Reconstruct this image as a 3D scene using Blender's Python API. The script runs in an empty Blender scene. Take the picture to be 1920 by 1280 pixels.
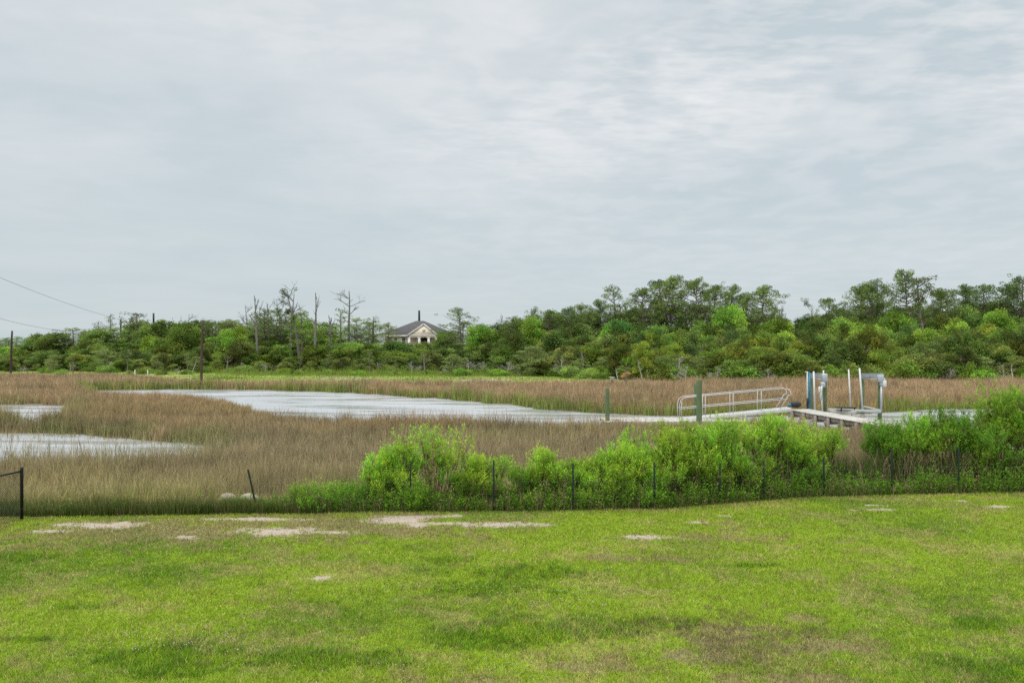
import bpy, math
import numpy as np
from mathutils import Vector

# ------------------------------------------------------------------ camera, world, sun, exposure
SC = bpy.context.scene
F = 1600.0; H = 4.2; HY = 645.0            # focal length in photo pixels, eye height, horizon row
cam_d = bpy.data.cameras.new("camera"); cam = bpy.data.objects.new("camera", cam_d)
SC.collection.objects.link(cam); SC.camera = cam
cam.location = (0, 0, H); cam.rotation_euler = (math.radians(90), 0, 0)
cam_d.sensor_width = 36; cam_d.lens = 30; cam_d.shift_y = (HY - 640) / 1920
cam_d.clip_end = 5000; cam_d.clip_start = 0.1

SUN_EL, SUN_AZ = math.radians(58), math.radians(215)   # azimuth clockwise from +Y: high, behind the camera to the left
w = bpy.data.worlds.new("World"); SC.world = w; w.use_nodes = True
nt = w.node_tree; N = nt.nodes; L = nt.links; N.clear()
def nd(t, **k):
    n = N.new(t)
    for a, b in k.items(): setattr(n, a, b)
    return n
out = nd("ShaderNodeOutputWorld"); bg = nd("ShaderNodeBackground")
sky = nd("ShaderNodeTexSky", sky_type='NISHITA', sun_disc=False, sun_elevation=SUN_EL, sun_rotation=SUN_AZ)
skm = nd("ShaderNodeVectorMath", operation='SCALE'); skm.inputs['Scale'].default_value = 0.10
L.new(sky.outputs[0], skm.inputs[0])
tc = nd("ShaderNodeTexCoord"); sep = nd("ShaderNodeSeparateXYZ"); L.new(tc.outputs['Generated'], sep.inputs[0])
def wm(op, a, b=None, clamp=False):
    n = nd("ShaderNodeMath", operation=op); n.use_clamp = clamp
    for i, v in enumerate((a, b)):
        if v is None: continue
        if isinstance(v, (int, float)): n.inputs[i].default_value = v
        else: L.new(v, n.inputs[i])
    return n.outputs[0]
zc = wm('ADD', wm('MAXIMUM', sep.outputs['Z'], 0.0), 0.07)
cx = wm('DIVIDE', sep.outputs['X'], zc); cy = wm('DIVIDE', sep.outputs['Y'], zc)
cmb = nd("ShaderNodeCombineXYZ"); L.new(cx, cmb.inputs[0]); L.new(cy, cmb.inputs[1])
def noise(vec, scale, detail, rough, sc=(1, 1, 1), rot=0, off=(0, 0, 0), dist=0.0):
    mp = nd("ShaderNodeMapping"); mp.inputs['Scale'].default_value = sc
    mp.inputs['Rotation'].default_value = (0, 0, rot); mp.inputs['Location'].default_value = off
    L.new(vec, mp.inputs[0])
    n = nd("ShaderNodeTexNoise"); n.inputs['Scale'].default_value = scale
    n.inputs['Detail'].default_value = detail; n.inputs['Roughness'].default_value = rough
    n.inputs['Distortion'].default_value = dist
    L.new(mp.outputs[0], n.inputs['Vector']); return n.outputs[0]
nA = noise(cmb.outputs[0], 0.6, 5, 0.5, (1.1, 1, 1), 0.15, (3.1, 1.7, 0), 0.4)      # broad sheets
nB = noise(cmb.outputs[0], 2.2, 4, 0.5, (2.0, 1.6, 1), -0.12, (1.2, 7.7, 0), 0.35)      # ripple rows
nC = noise(cmb.outputs[0], 0.8, 3, 0.5, (1, 1, 1), 0, (9.2, 4.4, 0))               # where ripples show
nD = noise(cmb.outputs[0], 1.0, 4, 0.55, (7.5, 12.5, 1), -0.06, (2.2, 5.1, 0), 0.15)      # fine rows of ripples
def ramp(v, a, b, lo=0.0, hi=1.0):
    m = nd("ShaderNodeMapRange"); m.interpolation_type = 'SMOOTHSTEP'
    for i, x in zip(('From Min', 'From Max', 'To Min', 'To Max'), (a, b, lo, hi)): m.inputs[i].default_value = x
    L.new(v, m.inputs['Value']); return m.outputs[0]
azm = ramp(sep.outputs['X'], -.30, .18, .25, 1.0)      # the rippled bank lies to the right
lit = wm('ADD', wm('MULTIPLY', ramp(nA, .30, .70), .5), wm('MULTIPLY', ramp(nB, .36, .66), wm('MULTIPLY', azm, .35)))
lit = wm('ADD', lit, wm('MULTIPLY', wm('MULTIPLY', ramp(nD, .3, .7, -.5, .5), azm), wm('MULTIPLY', wm('MULTIPLY', ramp(nC, .3, .6), .50), ramp(sep.outputs['Z'], .12, .30))))
lit = wm('MULTIPLY', lit, ramp(sep.outputs['Z'], 0.04, 0.32, .30, 1.12))
mixc = nd("ShaderNodeMix", data_type='RGBA'); L.new(lit, mixc.inputs['Factor'])
mixc.inputs[6].default_value = (0.490, 0.560, 0.590, 1); mixc.inputs[7].default_value = (0.745, 0.750, 0.756, 1)
# overhead the overcast is thinner and brighter than near the horizon
up = ramp(sep.outputs['Z'], 0.36, 0.95, 1.0, 3.4)
scl = nd("ShaderNodeVectorMath", operation='SCALE'); L.new(mixc.outputs[2], scl.inputs[0]); L.new(up, scl.inputs['Scale'])
fin = nd("ShaderNodeMix", data_type='RGBA'); fin.inputs['Factor'].default_value = 0.93
L.new(skm.outputs[0], fin.inputs[6]); L.new(scl.outputs[0], fin.inputs[7])
L.new(fin.outputs[2], bg.inputs[0]); bg.inputs[1].default_value = 1.0; L.new(bg.outputs[0], out.inputs[0])

sd = bpy.data.lights.new("sun", 'SUN'); sd.energy = 1.5; sd.angle = math.radians(14); sd.color = (1, .96, .9)
so = bpy.data.objects.new("sun", sd); SC.collection.objects.link(so)
sdir = Vector((math.sin(SUN_AZ) * math.cos(SUN_EL), math.cos(SUN_AZ) * math.cos(SUN_EL), math.sin(SUN_EL)))
so.rotation_euler = sdir.to_track_quat('Z', 'Y').to_euler(); so.location = sdir * 50
SC.view_settings.view_transform = 'Standard'; SC.view_settings.look = 'None'
SC.view_settings.exposure = 0.22; SC.view_settings.gamma = 1.0
SC.render.engine = 'CYCLES'
SC.cycles.max_bounces = 6; SC.cycles.diffuse_bounces = 3; SC.cycles.glossy_bounces = 3
SC.cycles.transmission_bounces = 4; SC.cycles.transparent_max_bounces = 6
SC.cycles.use_denoising = False
SC.render.filter_size = 1.0

# ------------------------------------------------------------------ helpers
C = SC.collection
def P(px, py, d): return np.array(((px - 960) * d / F, d, H - (py - HY) * d / F))
def G(px, py, z=0.0):
    d = (H - z) * F / (py - HY); return ((px - 960) * d / F, d)
def hsh(ix, iy, seed):
    n = (ix.astype(np.int64) * 374761393 + iy.astype(np.int64) * 668265263 + seed * 1442695041) & 0x7fffffff
    n = ((n ^ (n >> 13)) * 1274126177) & 0x7fffffff
    return ((n ^ (n >> 16)) & 0xffffff) / float(0xffffff)
def vn(x, y, seed=0):
    ix = np.floor(x); iy = np.floor(y); fx = x - ix; fy = y - iy
    fx = fx * fx * (3 - 2 * fx); fy = fy * fy * (3 - 2 * fy)
    a = hsh(ix, iy, seed); b = hsh(ix + 1, iy, seed); c = hsh(ix, iy + 1, seed); d = hsh(ix + 1, iy + 1, seed)
    return (a * (1 - fx) + b * fx) * (1 - fy) + (c * (1 - fx) + d * fx) * fy
def fbm(x, y, seed=0, o=4):
    s = 0; a = .5; t = 0
    for i in range(o):
        s = s + a * vn(x * 2 ** i + 17.3 * i, y * 2 ** i - 9.1 * i, seed + i); t += a; a *= .5
    return s / t
def sstep(a, b, v):
    t = np.clip((v - a) / (b - a), 0, 1); return t * t * (3 - 2 * t)
def link(name, me, parent=None, mat=None):
    o = bpy.data.objects.new(name, me); C.objects.link(o)
    if parent is not None: o.parent = parent
    if mat is not None:
        for m in (mat if isinstance(mat, (list, tuple)) else [mat]): me.materials.append(m)
    return o
def npmesh(name, V, Fc, col=None, smooth=False, mi=None):
    """V (n,3); Fc (m,3) or (m,4) or list of such arrays."""
    if not isinstance(Fc, list): Fc = [Fc]
    Fc = [f for f in Fc if len(f)]
    me = bpy.data.meshes.new(name); V = np.asarray(V, dtype=np.float32)
    loops = np.concatenate([f.reshape(-1) for f in Fc]).astype(np.int32)
    tot = np.concatenate([np.full(len(f), f.shape[1]) for f in Fc]).astype(np.int32)
    st = np.concatenate([[0], np.cumsum(tot)[:-1]]).astype(np.int32)
    me.vertices.add(len(V)); me.vertices.foreach_set("co", V.reshape(-1))
    me.loops.add(len(loops)); me.loops.foreach_set("vertex_index", loops)
    me.polygons.add(len(tot)); me.polygons.foreach_set("loop_start", st); me.polygons.foreach_set("loop_total", tot)
    if mi is not None: me.polygons.foreach_set("material_index", np.asarray(mi, dtype=np.int32))
    if smooth: me.polygons.foreach_set("use_smooth", np.ones(len(tot), dtype=bool))
    if col is not None:
        a = me.color_attributes.new("tint", 'FLOAT_COLOR', 'POINT')
        c = np.ones((len(V), 4), dtype=np.float32); c[:, :3] = col; a.data.foreach_set("color", c.reshape(-1))
    me.update(calc_edges=True); return me
class MB:
    """collects boxes / tubes / polygons with per-vertex tint into one mesh"""
    def __init__(s): s.v = []; s.q = []; s.t = []; s.c = []; s.n = 0; s.poly = []
    def add(s, V, q=None, t=None, col=(1, 1, 1)):
        V = np.asarray(V, float); s.v.append(V)
        if q is not None and len(q): s.q.append(np.asarray(q) + s.n)
        if t is not None and len(t): s.t.append(np.asarray(t) + s.n)
        c = np.ones((len(V), 3)) * np.asarray(col); s.c.append(c); s.n += len(V)
    def box(s, c, sz, rz=0.0, ax=None, col=(1, 1, 1), bev=0.0):
        """centre, size; ax = 3x3 columns for axes"""
        x, y, z = np.asarray(sz) / 2
        if ax is None:
            ca, sa = math.cos(rz), math.sin(rz); ax = np.array(((ca, -sa, 0), (sa, ca, 0), (0, 0, 1)))
        if bev <= 0: bev = min(x, y, z) * .12
        b = min(bev, x * .45, y * .45, z * .45)
        V = []; idx = {}
        for sx in (-1, 1):
            for sy in (-1, 1):
                for sz_ in (-1, 1):
                    for k in range(3):
                        p = [sx * (x - b), sy * (y - b), sz_ * (z - b)]; p[k] = (sx * x, sy * y, sz_ * z)[k]
                        idx[(sx, sy, sz_, k)] = len(V); V.append(p)
        q = []; t = []
        def srt(ids, nrm):
            P_ = np.array([V[i] for i in ids]); m = P_.mean(0); u = P_[0] - m; v = np.cross(nrm, u)
            a = np.arctan2((P_ - m) @ v, (P_ - m) @ u); return [ids[i] for i in np.argsort(a)]
        for k in range(3):
            for sg in (-1, 1):
                ids = [i for kk, i in idx.items() if kk[3] == k and kk[k] == sg]
                n = np.zeros(3); n[k] = sg; q.append(srt(ids, n))
        for k in range(3):
            a_, b_ = [i for i in range(3) if i != k]
            for sa_ in (-1, 1):
                for sb in (-1, 1):
                    ids = [i for kk, i in idx.items() if kk[a_] == sa_ and kk[b_] == sb and kk[3] in (a_, b_)]
                    n = np.zeros(3); n[a_] = sa_; n[b_] = sb; q.append(srt(ids, n / 1.414))
        for sx in (-1, 1):
            for sy in (-1, 1):
                for sz_ in (-1, 1):
                    t.append(srt([idx[(sx, sy, sz_, k)] for k in range(3)], np.array((sx, sy, sz_)) / 1.732))
        s.add(np.array(V) @ ax.T + np.asarray(c, float), q, t, col)
    def bar(s, a, b, w_, h_, col=(1, 1, 1), up=(0, 0, 1)):
        a = np.asarray(a, float); b = np.asarray(b, float); y = b - a; ln = np.linalg.norm(y); y /= ln
        x = np.cross(y, up); 
        if np.linalg.norm(x) < 1e-4: x = np.cross(y, (1, 0, 0))
        x /= np.linalg.norm(x); z = np.cross(x, y)
        s.box((a + b) / 2, (w_, ln, h_), ax=np.stack([x, y, z], 1), col=col)
    def tube(s, pts, rad, n=6, col=(1, 1, 1), cap=True):
        pts = np.asarray(pts, float); m = len(pts); rad = np.ones(m) * np.asarray(rad, float)
        d = np.gradient(pts, axis=0); d /= np.linalg.norm(d, axis=1)[:, None] + 1e-9
        ref = np.array((0, 0, 1.)) if abs(d[0][2]) < .9 else np.array((1., 0, 0))
        u = np.cross(d, ref); u /= np.linalg.norm(u, axis=1)[:, None] + 1e-9; v = np.cross(d, u)
        a = np.arange(n) / n * 2 * math.pi
        V = pts[:, None] + rad[:, None, None] * (np.cos(a)[None, :, None] * u[:, None] + np.sin(a)[None, :, None] * v[:, None])
        V = V.reshape(-1, 3); i = np.arange(m - 1)[:, None] * n; j = np.arange(n)[None]; k = (j + 1) % n
        q = np.stack([i + j, i + k, i + n + k, i + n + j], -1).reshape(-1, 4); t = []
        if cap:
            V = np.vstack([V, pts[0], pts[-1]]); e = m * n
            for j_ in range(n):
                t.append((e, (j_ + 1) % n, j_)); t.append((e + 1, (m - 1) * n + j_, (m - 1) * n + (j_ + 1) % n))
        s.add(V, q, t, col)
    def build(s, name, mat, parent=None, smooth=False):
        V = np.concatenate(s.v); fs = []
        if s.q: fs.append(np.concatenate(s.q))
        if s.t: fs.append(np.concatenate(s.t))
        me = npmesh(name, V, fs, np.concatenate(s.c), smooth)
        return link(name, me, parent, mat)
def tag(o, label=None, cat=None, group=None, kind=None):
    if label: o['label'] = label
    if cat: o['category'] = cat
    if group: o['group'] = group
    if kind: o['kind'] = kind
    return o
def empty(name, loc, label, cat, group=None, rz=0):
    o = bpy.data.objects.new(name, None); C.objects.link(o); o.location = loc; o.rotation_euler = (0, 0, rz)
    o.empty_display_size = .3
    bpy.context.view_layer.update() if False else None
    return tag(o, label, cat, group)

# ------------------------------------------------------------------ materials
def mat(name): 
    m = bpy.data.materials.new(name); m.use_nodes = True; t = m.node_tree; t.nodes.clear(); return m, t
def mnode(t, ty, **k):
    n = t.nodes.new(ty)
    for a, b in k.items(): setattr(n, a, b)
    return n
def leaf_mat(name, trans=.3, gloss=.06, rough=.5):
    """tint attribute x object colour, part translucent"""
    m, t = mat(name); o = mnode(t, "ShaderNodeOutputMaterial")
    at = mnode(t, "ShaderNodeAttribute", attribute_name="tint"); oi = mnode(t, "ShaderNodeObjectInfo")
    mx = mnode(t, "ShaderNodeMix", data_type='RGBA', blend_type='MULTIPLY'); mx.inputs['Factor'].default_value = 1
    t.links.new(at.outputs['Color'], mx.inputs[6]); t.links.new(oi.outputs['Color'], mx.inputs[7])
    p = mnode(t, "ShaderNodeBsdfPrincipled"); p.inputs['Roughness'].default_value = rough
    p.inputs['Specular IOR Level'].default_value = gloss
    tr = mnode(t, "ShaderNodeBsdfTranslucent"); ms = mnode(t, "ShaderNodeMixShader"); ms.inputs[0].default_value = trans
    t.links.new(mx.outputs[2], p.inputs['Base Color']); t.links.new(mx.outputs[2], tr.inputs['Color'])
    t.links.new(p.outputs[0], ms.inputs[1]); t.links.new(tr.outputs[0], ms.inputs[2]); t.links.new(ms.outputs[0], o.inputs[0])
    return m
def surf_mat(name, col, rough=.7, nscale=3.0, var=.25, stretch=(1, 1, 1), metal=0.0, bump=.0, col2=None, objcol=False, spec=.3):
    """tint attribute x base colour x noise between col and col2"""
    m, t = mat(name); o = mnode(t, "ShaderNodeOutputMaterial"); p = mnode(t, "ShaderNodeBsdfPrincipled")
    tc_ = mnode(t, "ShaderNodeTexCoord"); mp = mnode(t, "ShaderNodeMapping"); mp.inputs['Scale'].default_value = stretch
    t.links.new(tc_.outputs['Object'], mp.inputs[0])
    n = mnode(t, "ShaderNodeTexNoise"); n.inputs['Scale'].default_value = nscale; n.inputs['Detail'].default_value = 6
    n.inputs['Roughness'].default_value = .65; t.links.new(mp.outputs[0], n.inputs['Vector'])
    r = mnode(t, "ShaderNodeMapRange"); r.inputs['From Min'].default_value = .3; r.inputs['From Max'].default_value = .7
    t.links.new(n.outputs[0], r.inputs['Value'])
    c2 = col2 or tuple(c * (1 - var) for c in col)
    mx = mnode(t, "ShaderNodeMix", data_type='RGBA'); mx.inputs[6].default_value = (*c2, 1); mx.inputs[7].default_value = (*col, 1)
    t.links.new(r.outputs[0], mx.inputs['Factor'])
    at = mnode(t, "ShaderNodeAttribute", attribute_name="tint")
    m2 = mnode(t, "ShaderNodeMix", data_type='RGBA', blend_type='MULTIPLY'); m2.inputs['Factor'].default_value = 1
    t.links.new(mx.outputs[2], m2.inputs[6]); t.links.new(at.outputs['Color'], m2.inputs[7]); last = m2.outputs[2]
    if objcol:
        oi = mnode(t, "ShaderNodeObjectInfo"); m3 = mnode(t, "ShaderNodeMix", data_type='RGBA', blend_type='MULTIPLY'); m3.inputs['Factor'].default_value = 1
        t.links.new(last, m3.inputs[6]); t.links.new(oi.outputs['Color'], m3.inputs[7]); last = m3.outputs[2]
    t.links.new(last, p.inputs['Base Color']); p.inputs['Roughness'].default_value = rough; p.inputs['Metallic'].default_value = metal
    p.inputs['Specular IOR Level'].default_value = spec
    if bump:
        b = mnode(t, "ShaderNodeBump"); b.inputs['Strength'].default_value = bump; b.inputs['Distance'].default_value = .02
        t.links.new(n.outputs[0], b.inputs['Height']); t.links.new(b.outputs[0], p.inputs['Normal'])
    t.links.new(p.outputs[0], o.inputs[0]); return m
M_grass = leaf_mat("grass_blades", .35, .05)
M_marsh = leaf_mat("marsh_blades", .25, .03)
M_leaf = leaf_mat("tree_leaves", .38, .05)
M_shrub = leaf_mat("shrub_leaves", .35, .08)
M_bark = surf_mat("bark", (.22, .175, .14), .9, 4, .5, (3, 3, .6))
M_twig = surf_mat("twig", (.22, .17, .12), .9, 6, .4, (2, 2, .6))
M_deadwood = surf_mat("dead_wood", (.24, .215, .195), .9, 3, .4, (3, 3, .6))
M_pale = surf_mat("bleached_wood", (.50, .45, .40), .85, 3, .3, (3, 3, .6))
M_ground = surf_mat("soil_and_turf", (1, 1, 1), .95, 9, .28, bump=.5, spec=.1)
M_woodgrey = surf_mat("weathered_planks", (.50, .465, .41), .85, 2.2, .38, (6, .8, 3), bump=.2)
M_woodold = surf_mat("old_timber", (.30, .26, .215), .9, 3, .45, (3, 3, 3), bump=.3)
M_piling = surf_mat("green_treated_piling", (.125, .175, .075), .85, 2.5, .5, (3, 3, .8), bump=.3, col2=(.07, .10, .05))
M_alu = surf_mat("painted_aluminium", (.54, .525, .51), .45, 2, .12)
M_galv = surf_mat("galvanised_metal", (.42, .45, .47), .45, 3, .2, metal=.3)
M_pvc = surf_mat("white_plastic", (.62, .60, .58), .4, 3, .12)
M_blue = surf_mat("blue_plastic", (.02, .20, .32), .4, 3, .35)
M_black = surf_mat("black_coating", (.012, .013, .014), .45, 4, .3)
M_postg = surf_mat("dark_green_steel", (.015, .028, .022), .6, 4, .4)
M_wire = surf_mat("wire", (.10, .11, .10), .6, 4, .3)
M_rock = surf_mat("pale_rock", (.38, .32, .26), .95, 5, .3, bump=.5)
M_pole = surf_mat("creosoted_pole", (.085, .052, .038), .9, 3, .4, (4, 4, .5), bump=.2)
M_wall = surf_mat("cream_stucco", (.86, .74, .58), .9, 1.5, .12)
M_trim = surf_mat("white_trim", (.66, .63, .59), .7, 2, .08)
M_roof = surf_mat("slate_roof", (.088, .082, .080), .85, 1.2, .35, (1, 1, 4))
M_dark = surf_mat("dark_glass", (.03, .035, .04), .15, 1, .2, spec=.5)
M_rubber = surf_mat("dark_rubber", (.035, .032, .03), .6, 5, .4)

# water
m, t = mat("creek_water"); M_water = m
o_ = mnode(t, "ShaderNodeOutputMaterial"); p = mnode(t, "ShaderNodeBsdfPrincipled")
p.inputs['Base Color'].default_value = (.37, .37, .38, 1); p.inputs['Roughness'].default_value = .3; p.inputs['IOR'].default_value = 1.75
p.inputs['Specular IOR Level'].default_value = 1.0
tc_ = mnode(t, "ShaderNodeTexCoord"); mp = mnode(t, "ShaderNodeMapping"); mp.inputs['Scale'].default_value = (.35, 1.3, 1); mp.inputs['Rotation'].default_value = (0, 0, -.15)
t.links.new(tc_.outputs['Object'], mp.inputs[0])
n = mnode(t, "ShaderNodeTexNoise"); n.inputs['Scale'].default_value = 1.6; n.inputs['Detail'].default_value = 5; n.inputs['Roughness'].default_value = .6
t.links.new(mp.outputs[0], n.inputs['Vector'])
n2 = mnode(t, "ShaderNodeTexNoise"); n2.inputs['Scale'].default_value = .06; n2.inputs['Detail'].default_value = 2; t.links.new(mp.outputs[0], n2.inputs['Vector'])
r = mnode(t, "ShaderNodeMapRange"); r.inputs['From Min'].default_value = .38; r.inputs['From Max'].default_value = .62
r.inputs['To Min'].default_value = .15; r.inputs['To Max'].default_value = .65; t.links.new(n2.outputs[0], r.inputs['Value'])
b = mnode(t, "ShaderNodeBump"); b.inputs['Distance'].default_value = .035; t.links.new(n.outputs[0], b.inputs['Height']); t.links.new(r.outputs[0], b.inputs['Strength'])
n3 = mnode(t, "ShaderNodeTexNoise"); n3.inputs['Scale'].default_value = .55; n3.inputs['Detail'].default_value = 4; n3.inputs['Roughness'].default_value = .6
mp3 = mnode(t, "ShaderNodeMapping"); mp3.inputs['Scale'].default_value = (.22, 1.0, 1); t.links.new(tc_.outputs['Object'], mp3.inputs[0]); t.links.new(mp3.outputs[0], n3.inputs['Vector'])
r3 = mnode(t, "ShaderNodeMapRange"); r3.interpolation_type = 'SMOOTHSTEP'      # calm slicks between wind ripples
for k_, v_ in zip(('From Min', 'From Max', 'To Min', 'To Max'), (.36, .54, .06, .30)): r3.inputs[k_].default_value = v_
t.links.new(n3.outputs[0], r3.inputs['Value']); t.links.new(r3.outputs[0], p.inputs['Roughness'])
t.links.new(b.outputs[0], p.inputs['Normal']); t.links.new(p.outputs[0], o_.inputs[0])

# ------------------------------------------------------------------ the lie of the land
WZ = -0.40
def gpoly(pts, z=WZ): return np.array([G(a, b_, z) for a, b_ in pts])
creek = gpoly([(160, 733), (180, 731.5), (330, 730), (480, 731), (600, 735), (700, 740), (800, 747), (870, 752), (950, 759), (1000, 766), (1100, 775),
    (1200, 779), (1300, 781), (1400, 782), (1520, 781), (1640, 776), (1750, 768), (1850, 767), (2050, 766), (2300, 770),
    (2300, 842), (1920, 838), (1760, 836), (1700, 830), (1640, 818), (1560, 814), (1480, 814), (1400, 817), (1250, 821), (1130, 822), (1000, 818), (900, 812), (700, 806), (560, 802),
    (512, 794), (475, 781), (430, 762), (380, 754), (330, 750), (250, 748), (180, 744), (160, 738)])
pond_a = gpoly([(-300, 762), (60, 759), (125, 763), (114, 786), (92, 799), (58, 806), (32, 801), (14, 788), (-30, 784), (-300, 792)])
pond_b = gpoly([(-300, 815), (60, 813), (180, 819), (280, 827), (380, 840), (410, 853), (340, 876), (200, 882), (60, 884), (-300, 882)])
def sdist(x, y, poly):
    """signed distance, positive inside"""
    d = np.full(x.shape, 1e9); ins = np.zeros(x.shape, bool)
    for i in range(len(poly)):
        a = poly[i]; b_ = poly[(i + 1) % len(poly)]; e = b_ - a
        t_ = np.clip(((x - a[0]) * e[0] + (y - a[1]) * e[1]) / (e @ e), 0, 1)
        d = np.minimum(d, np.hypot(x - a[0] - t_ * e[0], y - a[1] - t_ * e[1]))
        c = ((a[1] > y) != (b_[1] > y)) & (x < (b_[0] - a[0]) * (y - a[1]) / (b_[1] - a[1] + 1e-12) + a[0]); ins ^= c
    return np.where(ins, d, -d)
GX0, GX1, GY0, GY1, GS = -110., 110., 18., 125., .25
gx = np.arange(GX0, GX1, GS); gy = np.arange(GY0, GY1, GS); GXX, GYY = np.meshgrid(gx, gy)
wob = (fbm(GXX / 2.2, GYY / 2.2, 5) - .5) * 2.4
F_creek = sdist(GXX, GYY, creek) + wob
F_pa = sdist(GXX, GYY, pond_a) + wob * .45; F_pb = sdist(GXX, GYY, pond_b) + wob * .7
F_wet = np.maximum(np.maximum(F_creek, F_pa), F_pb)
def look(Fd, x, y, dflt=-9.0):
    i = np.clip(((x - GX0) / GS).astype(int), 0, len(gx) - 1); j = np.clip(((y - GY0) / GS).astype(int), 0, len(gy) - 1)
    v = Fd[j, i]; outm = (x < GX0) | (x > GX1) | (y < GY0) | (y > GY1); return np.where(outm, dflt, v)
edge_px = [(-500, 969), (0, 969), (300, 966), (600, 962), (1000, 960), (1250, 955), (1400, 942), (1520, 932), (1700, 928), (1920, 924), (2400, 918)]
ew = np.array([G(a, b_) for a, b_ in edge_px]); ew[0, 0] = -60; ew[-1, 0] = 60
def y_edge(x): return np.interp(x, ew[:, 0], ew[:, 1])
# the far bank: where marsh gives way to upland turf
up_px = [(-300, 703), (100, 703), (250, 706), (320, 714), (360, 719), (700, 719), (1000, 720), (1200, 720), (1330, 715), (1500, 711), (1700, 709), (2300, 708)]
uw = np.array([G(a, b_, -.2) for a, b_ in up_px])
def y_up(x): return np.interp(x, uw[:, 0], uw[:, 1])
def hgt(x, y):
    e = y_edge(x); wet = look(F_wet, x, y)
    z = -0.34 * sstep(.4, 3.0, y - e) + (fbm(x / 3, y / 3, 21) - .5) * .10 * sstep(-1, 2, y - e) + (fbm(x / 2.5, y / 2.5, 31) - .5) * .05
    z = np.where(wet > -.6, np.minimum(z, -.36 - .30 * sstep(-.6, .9, wet)), np.maximum(z, -.395 + 0 * z))
    u = y - y_up(x); z = z + sstep(-2, 12, u) * .30 + sstep(10, 120, u) * .8
    return z

# bare sand / soil and dark clover patches on the lawn: (px, py, rx, ry) measured on the ground in the photo
def patch(lst, z=0.0):
    r_ = []
    for a, b_, rx, ry in lst:
        X, Y = G(a, b_, z); y1 = G(a, b_ - ry, z)[1] if b_ - ry > HY + 3 else Y * 1.3; y0 = G(a, b_ + ry, z)[1]
        r_.append((X, (y0 + y1) / 2, rx * Y / F, (y1 - y0) / 2 * (.64 if lst[0][0] == 175 else 1)))
    return r_
sand = patch([(175, 984, 92, 9), (95, 996, 40, 6), (345, 1007, 26, 6), (520, 997, 60, 9), (620, 998, 40, 5), (480, 974, 90, 4), (735, 975, 48, 9), (790, 968, 80, 5), (830, 982, 70, 7), (935, 984, 85, 8),
    (1215, 1008, 45, 8), (1315, 980, 20, 3.5), (604, 1083, 20, 7), (1660, 955, 34, 4.5), (1600, 956, 14, 3), (1640, 946, 18, 2.5), (1800, 939, 18, 2.5), (1880, 949, 34, 3.5), (860, 957, 30, 5), (1360, 967, 12, 2)])
dead = patch([(1370, 1200, 120, 38), (1540, 1215, 150, 20), (1330, 1008, 120, 8), (1170, 1048, 70, 8), (1260, 1230, 90, 18), (1480, 1280, 120, 22), (900, 1010, 20, 5), (300, 1000, 320, 26), (590, 990, 300, 24),
    (1100, 1250, 120, 18), (860, 1285, 120, 25), (1500, 1160, 60, 8)])
clover = patch([(960, 1075, 150, 16), (900, 1105, 150, 16), (860, 1050, 60, 7), (300, 1235, 170, 38), (1040, 1185, 220, 28), (560, 1235, 130, 24), (900, 1200, 90, 16), (1250, 1170, 90, 14), (1830, 1170, 70, 14),
    (1860, 1260, 110, 30), (30, 1045, 120, 10), (1400, 1060, 50, 5), (700, 1240, 120, 20), (150, 1140, 50, 6), (60, 1200, 60, 8)])
def pmask(lst, x, y, seed, warp=1.0):
    wx = (fbm(x / .45, y / .6, seed) - .5) * 1.5 * warp; wy = fbm(x / .35, y / .5, seed + 9) - .5
    m_ = np.full(x.shape, -1.5)
    for X, Y, rx, ry in lst:
        q = np.hypot((x - X) / rx, (y - Y) / max(ry, .12)); m_ = np.maximum(m_, 1.25 - q)
    return m_ + wx * .85 + wy * .75 + (fbm(x / .09, y / .12, seed + 4, 3) - .5) * 1.3 * warp
COL = lambda *a: np.array(a)
def mixc3(a, b_, f): return a * (1 - f[:, None]) + b_ * f[:, None]
C_sand = COL(.39, .32, .25); C_soil = COL(.17, .12, .085); C_lime = COL(.300, .430, .030); C_green = COL(.115, .245, .018); C_straw = COL(.50, .43, .17); C_deadg = COL(.30, .230, .125)
def lawn_col(x, y):
    n = len(x)
    big = fbm(x / 3.0, y / 2.2, 41); mid = fbm(x / .8, y / .8, 42); fine = fbm(x / .18, y / .18, 43, 3)
    c = mixc3(C_lime + np.zeros((n, 3)), C_green, np.clip((big - .44) * 3.2 + (mid - .5) * 1.6 + (fine - .5) * 1.6, 0, 1) * .75)
    c = mixc3(c, C_straw, np.clip((mid - .47) * 3.5 + (fine - .5) * 2.4, 0, 1) * .55)
    c = mixc3(c, COL(.085, .225, .020), sstep(-.1, 1.0, pmask(clover, x, y, 61, 1.7) - .1) * .46)
    c = mixc3(c, C_deadg, sstep(.0, .8, pmask(dead, x, y, 71, 1.5)) * .70)
    c = mixc3(c, C_soil, sstep(.0, .7, pmask(dead[:1], x, y, 77, 2.4)) * .5)
    return c
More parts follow.
